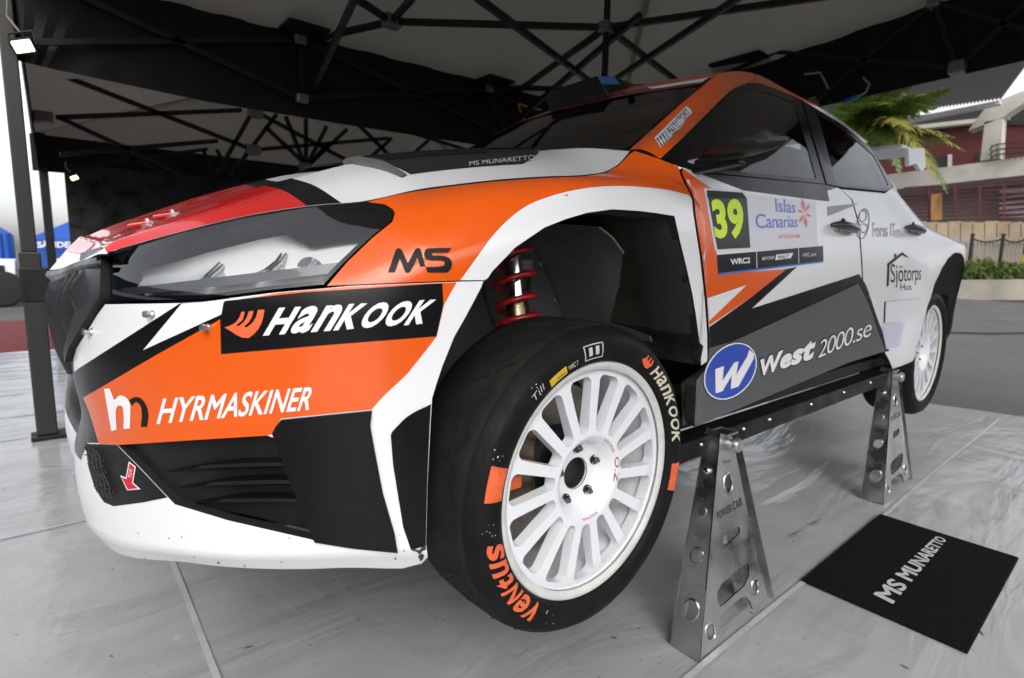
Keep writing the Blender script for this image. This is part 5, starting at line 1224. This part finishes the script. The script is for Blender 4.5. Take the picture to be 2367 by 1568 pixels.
# valance along the far side: pixel-measured upper and lower edges on the plane y = YL
def strip(us, ls, nm, m, par, **pl_):
    U = [P(u, v, **pl_) for u, v in us]; L_ = [P(u, v, **pl_) for u, v in ls]; n = len(U)
    U = [p + np.array([0, 0, .12]) for p in U]; V = U + L_; mid = [(np.array(a) + b) / 2 for a, b in zip(U, L_)]
    k_ = 'y' in pl_; dv = np.array([0, .05, 0]) if k_ else np.array([.05, 0, 0])
    V = U + [p + dv * (i % 2) * .6 for i, p in enumerate(mid)] + L_
    F = [(r * n + i, r * n + i + 1, (r + 1) * n + i + 1, (r + 1) * n + i) for r in range(2) for i in range(n - 1)]
    return MB().add(V, F).build(nm, m, par, smooth=True)
def lerp(a, b, n): return [(a[0] + (b[0] - a[0]) * i / n, a[1] + (b[1] - a[1]) * i / n) for i in range(n + 1)]
UP = lerp((20,-70),(279,0),6) + lerp((279,0),(646,71),6)[1:] + lerp((646,71),(1088,187),8)[1:] + lerp((1088,187),(1345,266),6)[1:]
LO = lerp((40,140),(122,160),6) + lerp((122,160),(476,235),6)[1:] + lerp((476,235),(782,286),8)[1:] + lerp((782,286),(1240,357),6)[1:]
strip(UP, LO, 'valance', VAL, TENT, y=YL)
UPR = lerp((2440,-78),(2153,10),6) + lerp((2153,10),(1715,146),6)[1:] + lerp((1715,146),(1345,262),6)[1:]
LOR = lerp((2440,120),(2367,141),6) + lerp((2367,141),(1902,246),6)[1:] + lerp((1902,246),(1345,372),6)[1:]
strip(UPR, LOR, 'valance', VAL, TENT, x=XR)
# pole: lower sleeve, inner profile, foot, crank bracket
px, py = .83, -2.28
MB().box((px - .045, py - .045, .02), (px + .045, py + .045, 1.0)).build('pole_sleeve', mat('pole grey', (.045,.045,.045), .4, metal=.6), TENT, bevel=.006)
MB().box((px - .033, py - .033, 1.0), (px + .033, py + .033, 2.42)).build('pole', mat('pole grey'), TENT, bevel=.006)
MB().box((px - .09, py - .07, 0), (px + .07, py + .07, .02)).build('foot_plate', TF, TENT, bevel=.004)
MB().box((px - .30, py - .03, .0), (px - .09, py + .05, .018)).build('foot_plate', TF, TENT, bevel=.004)
MB().box((px - .07, py - .05, .74), (px + .05, py + .05, .92)).build('leg_bracket', TF, TENT, bevel=.008)
WHL = MB().lathe([(.010, -.012), (.032, -.012), (.036, -.008), (.036, .008), (.032, .012), (.010, .012)], (px - .09, py + .06, .70), 'y', 28, 1).build('castor', mat('castor grey', (.3,.3,.3), .4), TENT, smooth=True)
MB().tube([(px - .04, py + .06, .76), (px - .09, py + .078, .70)], .012, 8).build('castor_fork', TF, TENT)
# lattice of the far eave
def pxbar(a, b, w=.03, par=TENT, name='truss_bar', **k_):
    A = P(a[0], a[1], **{k_['k']: a[2]}); B = P(b[0], b[1], **{k_['k']: b[2]}); return MB().bar(A, B, w, w * 1.25).build(name, TF, par)
def joint(p, par=TENT, r=.035): return MB().box(np.array(p) - (r * 1.4, r, r), np.array(p) + (r * 1.4, r, r)).build('truss_joint', JN, par, bevel=.012)
yl = YL + .06
hubs = {'p0u': (px, yl, 2.40), 'p0l': (px, yl, 2.02), 'h1u': tuple(P(694, 92, y=yl)), 'h1l': tuple(P(698, 228, y=yl)), 'h2u': tuple(P(1130, 205, y=yl)), 'h2l': tuple(P(1165, 313, y=yl)), 'c3u': (-4.0, yl, 2.43), 'c3l': (-4.0, yl, 2.05)}
for a, b in (('p0u','h1l'),('p0l','h1u'),('h1u','h2l'),('h1l','h2u'),('h2u','c3l'),('h2l','c3u'),('h1u','h1l'),('h2u','h2l')):
    MB().bar(hubs[a], hubs[b], .022, .03).build('truss_bar', TF, TENT)
for h in ('h1u','h1l','h2u','h2l'): joint(hubs[h], r=.028)
MB().box(np.array(hubs['h1u']) + (-.13, -.02, .03), np.array(hubs['h1u']) + (.13, .18, .05)).build('roof_pad', VAL, TENT)
MB().box(np.array(hubs['h2u']) + (-.13, -.02, .03), np.array(hubs['h2u']) + (.13, .18, .05)).build('roof_pad', VAL, TENT)
for h in ('h1', 'h2'):
    u, l = np.array(hubs[h + 'u']), np.array(hubs[h + 'l']); MB().box((u[0] - .06, YL + .005, l[2] - .02), (u[0] + .09, YL + .02, u[2])).build('valance_pad', VAL, TENT)
# inner trusses across the roof
A_ = (905, 50, 2.5); Cn = (1402, 64, 2.5)
CP = P(1402, 64, z=2.5); AP_ = P(905, 50, z=2.5)
for a, b in ((A_, Cn), (Cn, (1950, -14, 2.58)), ((1100, -8, 2.36), (1385, 205, 2.36)), ((1712, -8, 2.45), (1412, 190, 2.45)), (Cn, (1118, 268, 2.36)), (Cn, (1575, 196, 2.45)),
             ((1150, 203, 2.45), (1375, 207, 2.45)), (A_, (815, -8, 2.5)), (A_, (955, -6, 2.5)), (A_, (665, 104, 2.45)), ((822, -8, 2.3), (712, 232, 2.08)), ((1180, 290, 2.2), (1480, 35, 2.5)), ((1575, 196, 2.45), (1375, 207, 2.45))):
    pxbar(a, b, .029, k='z')
joint(AP_, r=.04); joint(CP, r=.035)
MB().bar(CP + (0, 0, -.42), pk + (CP - pk) * (1, 1, 0) + (0, 0, -.25), .03, .03, (1, 0, 0)).build('king_post', TF, TENT)
# lattice of the rear eave
xr = XR + .08
q = {'ru': P(2160, 6, x=xr), 'rl': P(2212, 158, x=xr), 'mu': P(1790, 120, x=xr), 'ml': P(1880, 236, x=xr), 'eu': P(2450, -70, x=xr), 'el': P(2450, 95, x=xr), 'cu': P(1345, 262, x=xr), 'cl': P(1345, 330, x=xr)}
for a, b in (('ru','rl'),('rl','mu'),('ru','ml'),('rl','eu'),('ru','el'),('ml','cu'),('mu','cl')): MB().bar(q[a], q[b], .022, .03).build('truss_bar', TF, TENT)
joint(q['rl'], r=.04); joint(q['ru'], r=.035); joint(q['ml'], r=.03)
MB().box(P(1715,148,x=xr) + (-.1, -.22, .0), P(1715,148,x=xr) + (.15, .22, .02)).build('roof_pad', VAL, TENT)
# loose cords
YC = mat('cord yellow', (.55,.36,.01), .6)
MB().tube([P(u, v, y=yl + .03) for u, v in ((1200,240),(1225,250),(1250,254))], .006, 6).build('yellow_cord', YC, TENT)
MB().tube([P(u, v, y=yl + .03) for u, v in ((1198,240),(1205,265),(1216,285),(1207,312),(1200,320),(1208,338),(1225,355))], .006, 6).build('yellow_cord', YC, TENT)
GC = mat('cord grey', (.25,.24,.20), .6)
MB().tube([P(u, v, x=xr + .05) for u, v in ((1995,180),(2010,195),(2000,215),(1980,225))], .007, 6).build('grey_cord', GC, TENT)
MB().tube([P(u, v, x=xr + .05) for u, v in ((1860,172),(1895,168),(1905,185),(1915,205))], .007, 6).build('grey_cord', GC, TENT)
MB().bar(P(1985,222,x=xr + .05), P(1950,238,x=xr + .05), .03, .025).build('blue_strap', mat('strap blue2', (.01,.12,.42), .5), TENT, bevel=.006)

# ================================================================ MARQUEE BEHIND
T2 = empty('marquee', (.75, -7.4, 0)); tag(T2, 'second black marquee behind the first with a dark back wall', 'marquee')
cA = np.array([.80, -2.5, 2.42]); cB = np.array([-6.0, -2.6, 2.42]); cC = np.array([-6.0, -7.6, 2.42]); cD = np.array([.70, -7.6, 2.42]); pk2 = np.array([-2.6, -5.0, 3.45])
for a, b in ((cA, cB), (cB, cC), (cC, cD), (cD, cA)): cloth_quad((a, b, pk2 + (b - a) * .02, pk2 - (b - a) * .02), 'roof_panel', CLOTH, T2, .03)
WALL2 = mat('wall sheet black', (.014,.0145,.016), .38, bump=(5,.5), noise=(3,.4), wear=(6,.15))
MB().add([(.42,-7.55,0),(-6.2,-7.55,0),(-6.2,-7.55,2.1),(.42,-7.55,2.1)],[(0,1,2,3)]).build('back_wall', WALL2, T2)
MB().add([(.72,-7.6,1.98),(-6.2,-7.6,1.98),(-6.2,-7.6,2.42),(.72,-7.6,2.42)],[(0,1,2,3)]).build('valance', VAL, T2)
MB().add([(.78,-2.5,1.98),(.66,-7.6,1.98),(.66,-7.6,2.42),(.78,-2.5,2.42)],[(0,1,2,3)]).build('valance', VAL, T2)
for (x, y) in ((.62, -7.5), (-3.0, -7.5)): MB().box((x - .045, y - .045, 0), (x + .045, y + .045, 2.42)).build('pole', TF, T2)
for a, b in (((150,177),(585,347)), ((129,272),(558,255)), ((136,272),(490,435)), ((139,357),(503,326)), ((578,268),(503,401)), ((639,265),(537,401)), ((660,269),(707,388)), ((707,275),(707,388)), ((755,292),(707,388)), ((802,299),(707,388)), ((612,292),(707,381)), ((585,347),(898,320)), ((598,262),(800,370)), ((760,330),(707,388)), ((830,290),(900,360)), ((905,320),(850,370)), ((960,310),(1120,360)), ((990,325),(950,360))):
    pxbar((*a, -4.9), (*b, -4.9), .032, T2, k='y')
for u, v in ((585,347),(707,388),(100,272),(590,262)): joint(P(u, v, y=-4.9), T2, .05)
for a, b in (((160,390),(480,345)), ((260,350),(500,450)), ((470,345),(500,440)), ((500,345),(540,420))): pxbar((*a, -7.4), (*b, -7.4), .035, T2, k='y')
# ================================================================ WORK LAMPS
def lamp(u, v, y, w, rz, lab, pw):
    p = P(u, v, y=y); r = empty('work_lamp', tuple(p)); tag(r, lab, 'lamp')
    def part(name, m, lo, hi, bev=.004):
        o = MB().box(lo, hi).build(name, m, None, bevel=bev); o.parent = r; return o
    part('housing', TF, (-w * .62, -.05, -w * .45), (w * .62, -.012, w * .45), .01)
    part('diffuser', mat('lamp glow', (1, .9, .7), .5, emit=((1, .80, .42), 2.6)), (-w * .5, -.011, -w * .33), (w * .5, -.004, w * .33))
    o = MB().tube([(-w * .66, -.03, 0), (-w * .66, -.06, w * .7), (w * .66, -.06, w * .7), (w * .66, -.03, 0)], .006, 6).build('bracket', TF, None); o.parent = r
    o = MB().tube([(0, -.06, w * .7), (w * .3, -.08, w * 1.6), (-w * .2, -.08, w * 2.5)], .005, 6).build('lead', GC, None); o.parent = r
    r.rotation_euler = rz
    return r
lamp(52, 108, -2.15, .08, (math.radians(-25), math.radians(14), math.radians(-25)), 'lit rectangular floodlight clipped to the top of the tent pole', 1)
lamp(172, 412, -6.8, .07, (math.radians(-25), math.radians(25), math.radians(-10)), 'small lit floodlight hanging at the corner of the second tent', 1)
# ================================================================ BUILDING ACROSS THE ROAD (plane x = const, seen over the car's tail)
BX = -30.
CONC = mat('concrete', (.42,.40,.36), .8, noise=(1.2,.15), bump=(6,.2)); MAROON = mat('maroon wall', (.085,.012,.013), .7, noise=(.8,.12))
MARL = mat('maroon steel', (.10,.022,.028), .5); DARK = mat('dark trim and shade', (.02,.02,.02), .8); STONE = mat('stone wall', (.36,.28,.19), .85, noise=(1.1,.3), bump=(4,.4)); CORR = mat('corrugated grey', (.48,.48,.48), .6)
BLD = empty('arcade_building', tuple(P(2230, 620, x=BX) * (1, 1, 0))); tag(BLD, 'two storey maroon building with concrete slabs and a corrugated canopy roof', 'building')
def face(px, nm, m, depth=.3, x=BX, par=BLD):
    """prism whose front outline is the pixel polygon on the plane x"""
    f = [P(u, v, x=x) for u, v in px]; b = [p - (depth, 0, 0) for p in f]; n = len(f)
    F = [tuple(range(n)), tuple(range(2 * n - 1, n - 1, -1))] + [(i, n + i, n + (i + 1) % n, (i + 1) % n) for i in range(n)]
    me_ = MB().add(f + b, F); o = me_.build(nm, m, par); bm = bmesh.new(); bm.from_mesh(o.data); bmesh.ops.recalc_face_normals(bm, faces=bm.faces[:]); bm.to_mesh(o.data); bm.free(); return o
face([(1850,330),(2560,250),(2560,362),(1850,432)], 'upper_wall', MAROON, .3, BX - 3)
face([(1850,440),(2560,375),(2560,530),(1850,530)], 'gallery_back', mat('gallery back', (.30,.26,.24), .8, noise=(.5,.2)), .3, BX - 3)
face([(1850,430),(2560,338),(2560,384),(1850,462)], 'floor_slab', CONC, 4.)
face([(1850,330),(2250,284),(2330,274),(2330,266),(2250,275),(1850,319)], 'beam', CONC, .5, BX - 2.4)
face([(1850,300),(2060,276),(2420,225),(2420,292),(2250,285),(1850,335)], 'soffit_shade', DARK, .1, BX - 2.9)  # dark panel stands in for the shade under the canopy
face([(2276,282),(2318,274),(2312,366),(2266,372)], 'column', CONC, .8)
face([(2238,302),(2276,252),(2316,230),(2420,190),(2420,216),(2367,238),(2316,272),(2276,288)], 'ring_beam', CONC, .8)
# canopy: inclined corrugated sheet, one object per visible rib band
RFB = face([(1850,305),(2060,290),(2312,240),(2310,232),(2060,281),(1850,296)], 'fascia', mat('fascia pale', (.6,.6,.6), .6), .4, BX + .8)
A_, B_, C_, D_ = P(1860, 296, x=BX + .8), P(2312, 232, x=BX + .8), P(2440, 60, x=BX + 7), P(1860, 130, x=BX + 7)
n = 130; V = []
for i in range(n + 1):
    t = i / n; lo = A_ + (B_ - A_) * t; hi = D_ + (C_ - D_) * t; d = .10 * (i % 2); V += [lo + (0, 0, d), hi + (0, 0, d)]
MB().add(V, [(2 * i, 2 * i + 1, 2 * i + 3, 2 * i + 2) for i in range(n)]).build('canopy_roof', CORR, BLD)
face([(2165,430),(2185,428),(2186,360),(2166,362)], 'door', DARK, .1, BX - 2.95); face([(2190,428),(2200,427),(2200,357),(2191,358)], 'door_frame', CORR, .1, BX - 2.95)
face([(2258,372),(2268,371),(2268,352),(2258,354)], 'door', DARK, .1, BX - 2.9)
# railing of horizontal maroon slats
for k_ in range(11):
    v0 = 428 + k_ * 8.6
    face([(2090,v0 + 5),(2560,v0 - 28 + k_ * 2.2),(2560,v0 - 25.4 + k_ * 2.2),(2090,v0 + 7.6)], 'railing_slat', MARL, .08, BX + .1)
for u in (2145, 2205, 2262, 2318): face([(u,430),(u + 5,430),(u + 5,520),(u,520)], 'railing_post', MARL, .1, BX + .25)
face([(2152,450),(2176,447),(2176,508),(2152,510)], 'notice_board', mat('board ochre', (.32,.16,.05), .6, noise=(2,.5)), .1, BX + .5)
face([(2310,440),(2420,428),(2420,500),(2310,506)], 'gallery_window', mat('bright window', (.75,.75,.75), .2), .05, BX - 2.5)
for k_ in range(5): face([(2310,449 + k_ * 12),(2420,438 + k_ * 12.5),(2420,443 + k_ * 12.5),(2310,454 + k_ * 12)], 'window_bar', MARL, .05, BX - 2.3)
# upper gallery handrail with curved end
for k_ in range(6): face([(2290 + k_ * 14,370),(2291.4 + k_ * 14,370),(2291.4 + k_ * 14,335),(2290 + k_ * 14,336)], 'handrail_post', DARK, .05, BX + .2)
for v in (334, 346, 358): MB().tube([P(u, w, x=BX + .2) for u, w in ((2288, v + 14), (2294, v + 4), (2306, v), (2400, v - 10))], .03, 6).build('handrail', DARK, BLD)
# retaining wall of upright stone blocks under the gallery
RWALL = empty('retaining_wall', tuple(P(2250, 620, x=-27.) * (1, 1, 0))); tag(RWALL, 'low wall of pale tan stone blocks below the maroon railing', 'wall')
for k_ in range(16):
    u = 2080 + k_ * 28; j = (k_ * 37 % 7) * .6
    face([(u + 1,512 + j),(u + 27,511 + j),(u + 27,640),(u + 1,640)], 'stone', STONE, .5 + .02 * (k_ % 3), -27., RWALL)
# fence of grey pickets
FENCE = empty('picket_fence', tuple(P(2290, 620, x=-25.) * (1, 1, 0))); tag(FENCE, 'grey metal picket fence behind the green plants', 'fence')
FG = mat('picket grey', (.30,.30,.29), .6)
for k_ in range(34): face([(2150 + k_ * 9,548),(2153.4 + k_ * 9,548),(2153.4 + k_ * 9,612),(2150 + k_ * 9,612)], 'picket', FG, .05, -25., FENCE)
face([(2140,560),(2460,556),(2460,560),(2140,564)], 'rail', FG, .06, -24.9, FENCE)
# concrete kerb planter and plants
PLN = empty('planter', tuple(P(2290, 690, x=-22.5) * (1, 1, 0))); tag(PLN, 'long low planter wall of stained beige concrete along the road', 'planter')
face([(2100,649),(2560,644),(2560,694),(2100,694)], 'front_wall', mat('planter concrete', (.40,.36,.30), .85, noise=(.9,.25), bump=(5,.3)), .4, -22.5, PLN)
LEAF = [mat('leaf green a', (.07,.13,.02), .6), mat('leaf green b', (.12,.16,.03), .6), mat('leaf green c', (.05,.09,.015), .6)]
def bush(u, w, h, m, lab):
    b = P(u, 648, x=-23.2); r = empty('shrub', tuple(b)); tag(r, lab, 'shrub', 'shrubs in the planter'); mb = MB(); rn = random.Random(int(u))
    for k_ in range(260):
        a = rn.uniform(0, 6.28); R = w * math.sqrt(rn.random()); base = np.array([b[0] + R * math.cos(a) * .5, b[1] + R * math.sin(a), b[2] + rn.uniform(-.1, h * .55)])
        d = np.array([rn.gauss(0, .35), rn.gauss(0, .45), 1.]); d /= np.linalg.norm(d); L_ = rn.uniform(.25, .5) * h; s = np.cross(d, (rn.gauss(0, 1), rn.gauss(0, 1), 0)); s /= np.linalg.norm(s) + 1e-6
        t = base + d * L_; mid = base + d * L_ * .5; mb.add([base, mid + s * .035, t + (d[0] * .1, d[1] * .1, -.05), mid - s * .035], [(0, 1, 2, 3)])
    mb.build('foliage', m, r)
for i, (u, w, h, lab) in enumerate(((2225,.7,.95,'leafy green shrub beside the yellow post base'),(2262,.8,.85,'broad mid green shrub in the middle of the planter'),(2300,.7,.75,'low yellowish shrub next to the broad one'),(2340,.7,.5,'small sparse shrub near the striped post'),(2385,.8,.7,'green shrub at the far end of the planter'))): bush(u, w, h, LEAF[i % 3], lab)
# queue posts with a sagging black tape
def post(u, v, lab, x=-23.9):
    b = P(u, v, x=x); b[2] = 0.; r = empty('barrier_post', tuple(b)); tag(r, lab, 'barrier post', 'barrier posts along the planter')
    h = P(u, 545, x=x)[2]
    MB().tube([b, b + (0, 0, h)], .05, 10).build('shaft', GAP, r); MB().tube([b + (0, 0, h), b + (0, 0, h + .06)], .065, 10).build('cap', GAP, r); b = b.copy(); b[2] = h - 1.45; return b
b1 = post(2298, 700, 'black post in front of the picket fence holding the tape'); b2 = post(2352, 700, 'black and yellow post further along the tape'); b0 = post(2228, 700, 'post half hidden behind the tail of the car')
MB().tube([b2 + (.01, 0, .55), b2 + (.01, 0, .85)], .06, 10).build('yellow_band', YC, None).parent = None
o = bpy.data.objects['yellow_band']; tag(o, 'yellow band wrapped round the second black post', 'band')
TL = ['black tape sagging between the half hidden post and the next black post', 'black tape sagging between the black post and the black and yellow post', 'black tape running on beyond the black and yellow post']
for a, b_ in ((b0, b1), (b1, b2), (b2, b2 + (b2 - b1) * 2.)):
    pts = [a + (b_ - a) * t + (0, 0, 1.35 + (-.12) * 4 * t * (1 - t)) for t in np.linspace(0, 1, 12)]; o = MB().tube(pts, .03, 6).build('barrier_tape', GAP); tag(o, TL.pop(0), 'tape', 'tapes between the posts')
# ================================================================ PALM BEHIND THE CAR
pc = P(1955, 345, x=-13.); PALM = empty('palm_tree', (pc[0], pc[1], 0)); tag(PALM, 'palm tree with arching green and yellow fronds behind the car tail', 'palm')
TR = mat('palm bark', (.13,.10,.07), .9, noise=(8,.4), bump=(10,.6))
MB().tube([(pc[0], pc[1], 0), (pc[0], pc[1], 1.2), (pc[0], pc[1], pc[2] - .2)], [.32, .26, .30], 18).build('trunk', TR, PALM, smooth=True)
PL = [mat('frond green', (.11,.17,.03), .45, transl=.25), mat('frond yellow', (.24,.22,.045), .5, transl=.25), mat('frond dark', (.08,.14,.03), .45, transl=.2)]
def frond(tip_px, lift, m, k0, dx=0.):
    rn = random.Random(k0); a = np.array(pc); tp = np.array(P(*tip_px, x=-13. + dx)); mb = MB(); pts = []
    for i in range(25):
        t = i / 24; p = a + (tp - a) * t; p[2] += lift * 4 * t * (1 - t) * (1 - .25 * t); pts.append(p)
    mb.tube(pts, [.03 * (1 - .85 * i / 24) for i in range(25)], 6); L_ = np.linalg.norm(tp - a)
    for i in range(2, 25):
        for f in (0, .33, .66):
            t = min(.999, (i + f) / 24); j = min(int(t * 24), 23); p = pts[j] + (pts[j + 1] - pts[j]) * (t * 24 - j); d = pts[min(j + 1, 24)] - pts[max(j - 1, 0)]; d /= np.linalg.norm(d)
            sd2 = np.cross(d, (0, 0, 1)); sd2 /= np.linalg.norm(sd2) + 1e-6; up = np.cross(sd2, d)
            for sg in (1, -1):
                ln = L_ * .30 * math.sin(math.pi * min(1, .18 + .80 * t)) * rn.uniform(.8, 1.1); dr = d * .55 + sd2 * sg * .8 + up * rn.uniform(-.1, .35) - np.array([0, 0, .25]); dr /= np.linalg.norm(dr)
                e = p + dr * ln - np.array([0, 0, .12 * ln]); w = d * .034; mb.add([p - w, p + dr * ln * .5 - w * .9, e, p + dr * ln * .5 + w * .9, p + w], [(0, 1, 2, 3, 4)])
    mb.build('frond', m, PALM)
for k_, (tp, li, mi, dx) in enumerate((((2205,318),.35,1,0),((2190,430),.75,0,0),((2195,205),.25,0,.5),((2120,180),.35,2,0),((2040,150),.4,0,-1),((1960,130),.3,2,0),((1890,170),.4,0,.5),((1820,300),.6,0,0),((2110,300),.5,1,1.2),((2080,400),.9,2,1),((2050,240),.4,0,1.5),((1840,420),.9,2,0),((2150,380),.7,0,-1),((1995,200),.4,0,1.),((2165,250),.3,2,-.5),((2090,220),.45,1,-.8),((2020,430),.9,0,1.2),((2188,445),.95,0,.3),((2165,415),.85,1,.6),((2135,330),.5,0,.2),((2230,350),.5,1,-.4),((2070,180),.35,0,.3),((2150,215),.3,0,1.))): frond(tp, li, PL[mi], k_, dx)
# ================================================================ LEFT: blue tents beyond the red carpet
BLT = mat('tent blue', (.012,.075,.36), .6, bump=(3,.3), noise=(1,.15)); PWT = mat('tent white', (.75,.76,.78), .6)
def blue_tent(u0, u1, vt, vb, y, lab, peak_u, peak_v):
    r = empty('blue_tent', tuple(P((u0 + u1) / 2, vb, y=y) * (1, 1, 0))); tag(r, lab, 'tent', 'blue tents beyond the red carpet')
    a, b = P(u0, vt, y=y), P(u1, vt, y=y); pk_ = P(peak_u, peak_v, y=y - 1.5); a2, b2_ = a - (0, 3, 0), b - (0, 3, 0)
    MB().add([a, b, b2_, a2, pk_], [(0, 1, 4), (1, 2, 4), (2, 3, 4), (3, 0, 4)]).build('roof', BLT, r)
    zb = P(u0, vb, y=y)[2]
    for nm, p, q_ in (('front_wall', a, b), ('side_wall', b, b2_), ('side_wall', a, a2)):
        V = []; n = 16
        for i in range(n + 1):
            t = i / n; e = p + (q_ - p) * t; V += [e - (0, 0, .0), np.array([e[0], e[1] + .05 * math.sin(i * 1.9), max(.0, zb)])]
        MB().add(V, [(2 * i, 2 * i + 1, 2 * i + 3, 2 * i + 2) for i in range(n)]).build(nm, BLT, r, smooth=True)
    return r, a, b
r, a, b = blue_tent(64, 420, 552, 690, -13.5, 'blue tent with white lettering on its wall beside the tent pole', 250, 475)
ts = plane_surf(P(80, 700, y=-13.4), P(200, 700, y=-13.4) - P(80, 700, y=-13.4), (0, 0, 2.))
lettering(ts, 'SÄNDER', [(86,556),(176,556),(176,573),(86,573)], PWT, r, bold=.03, grid=.2, off=.02)
lettering(ts, 'IIK', [(122,598),(170,598),(166,618),(118,618)], PWT, r, bold=.05, shear=.3, grid=.2, off=.02)
blue_tent(-60, 26, 540, 660, -15., 'blue tent partly hidden behind the grey tent pole', -60, 490)
# pale vehicles and boxes at the far edge
r = empty('service_van', tuple(P(0, 690, y=-12.) * (1, 1, 0))); tag(r, 'white service van parked beyond the red carpet', 'van')
for nm, px_, m in (('body', [(-80,600),(34,602),(36,700),(-80,700)], PWT), ('window', [(-60,612),(10,614),(12,640),(-60,638)], GAP)):
    f = [P(u, v, y=-12. + (.02 if nm == 'window' else 0)) for u, v in px_]; bk = [p - (0, 2.2 if nm == 'body' else .01, 0) for p in f]; MB().add(f + bk, [(0,1,2,3),(7,6,5,4),(0,4,5,1),(1,5,6,2),(2,6,7,3),(3,7,4,0)]).build(nm, m, r)
for u in (8, -60):
    c = P(u, 700, y=-11.97); MB().lathe([(.0005, .06), (.20, .06), (.30, .05), (.32, .0)], (c[0], c[1], .32), 'y', 28, 1).build('wheel', GAP, r, smooth=True)
o = MB().box(tuple(P(68, 560, y=-16)), tuple(P(112, 515, y=-16) + (0, -1, 0))); 
# ================================================================ BEHIND THE CAMERA: transporters added for the paint to reflect; marquee's near side
ADDED_TRUCK = mat('added trailer grey', (.03,.032,.035), .5); 
def block(name, lab, cat, lo, hi, m, extra=()):
    r = empty(name, ((lo[0] + hi[0]) / 2, (lo[1] + hi[1]) / 2, 0)); tag(r, lab, cat); MB().box(lo, hi).build('body', m, r, bevel=.05)
    for nm, l2, h2, m2 in extra: MB().box(l2, h2).build(nm, m2, r, bevel=.02)
    return r
block('added_truck', 'unseen dark grey transporter added opposite the car to darken its reflections', 'reflection prop', (-22, 11.2, .9), (5, 13.8, 4.0), ADDED_TRUCK, (('skirt', (-22, 11.3, .25), (5, 11.5, .9), GAP), ('door', (-1, 11.15, .95), (.2, 11.2, 3.1), GAP)))
block('added_truck', 'unseen dark blue transporter added ahead of the car to darken its reflections', 'reflection prop', (8.5, -14, .9), (11, 7, 4.2), mat('added trailer blue', (.012,.02,.05), .5), (('skirt', (8.55, -14, .2), (8.8, 7, .9), GAP), ('stripe', (8.47, -14, 2.4), (8.5, 7, 2.8), PWT)))
MB().add([(1.6,2.9,2.3),(-4.0,2.9,2.3),(-4.0,2.9,2.9),(1.6,2.9,2.9)],[(0,1,2,3)]).build('valance', VAL, TENT)
for x in (.9, -3.9): MB().box((x - .04, 2.75, 0), (x + .04, 2.83, 2.9)).build('pole', mat('pole grey'), TENT)
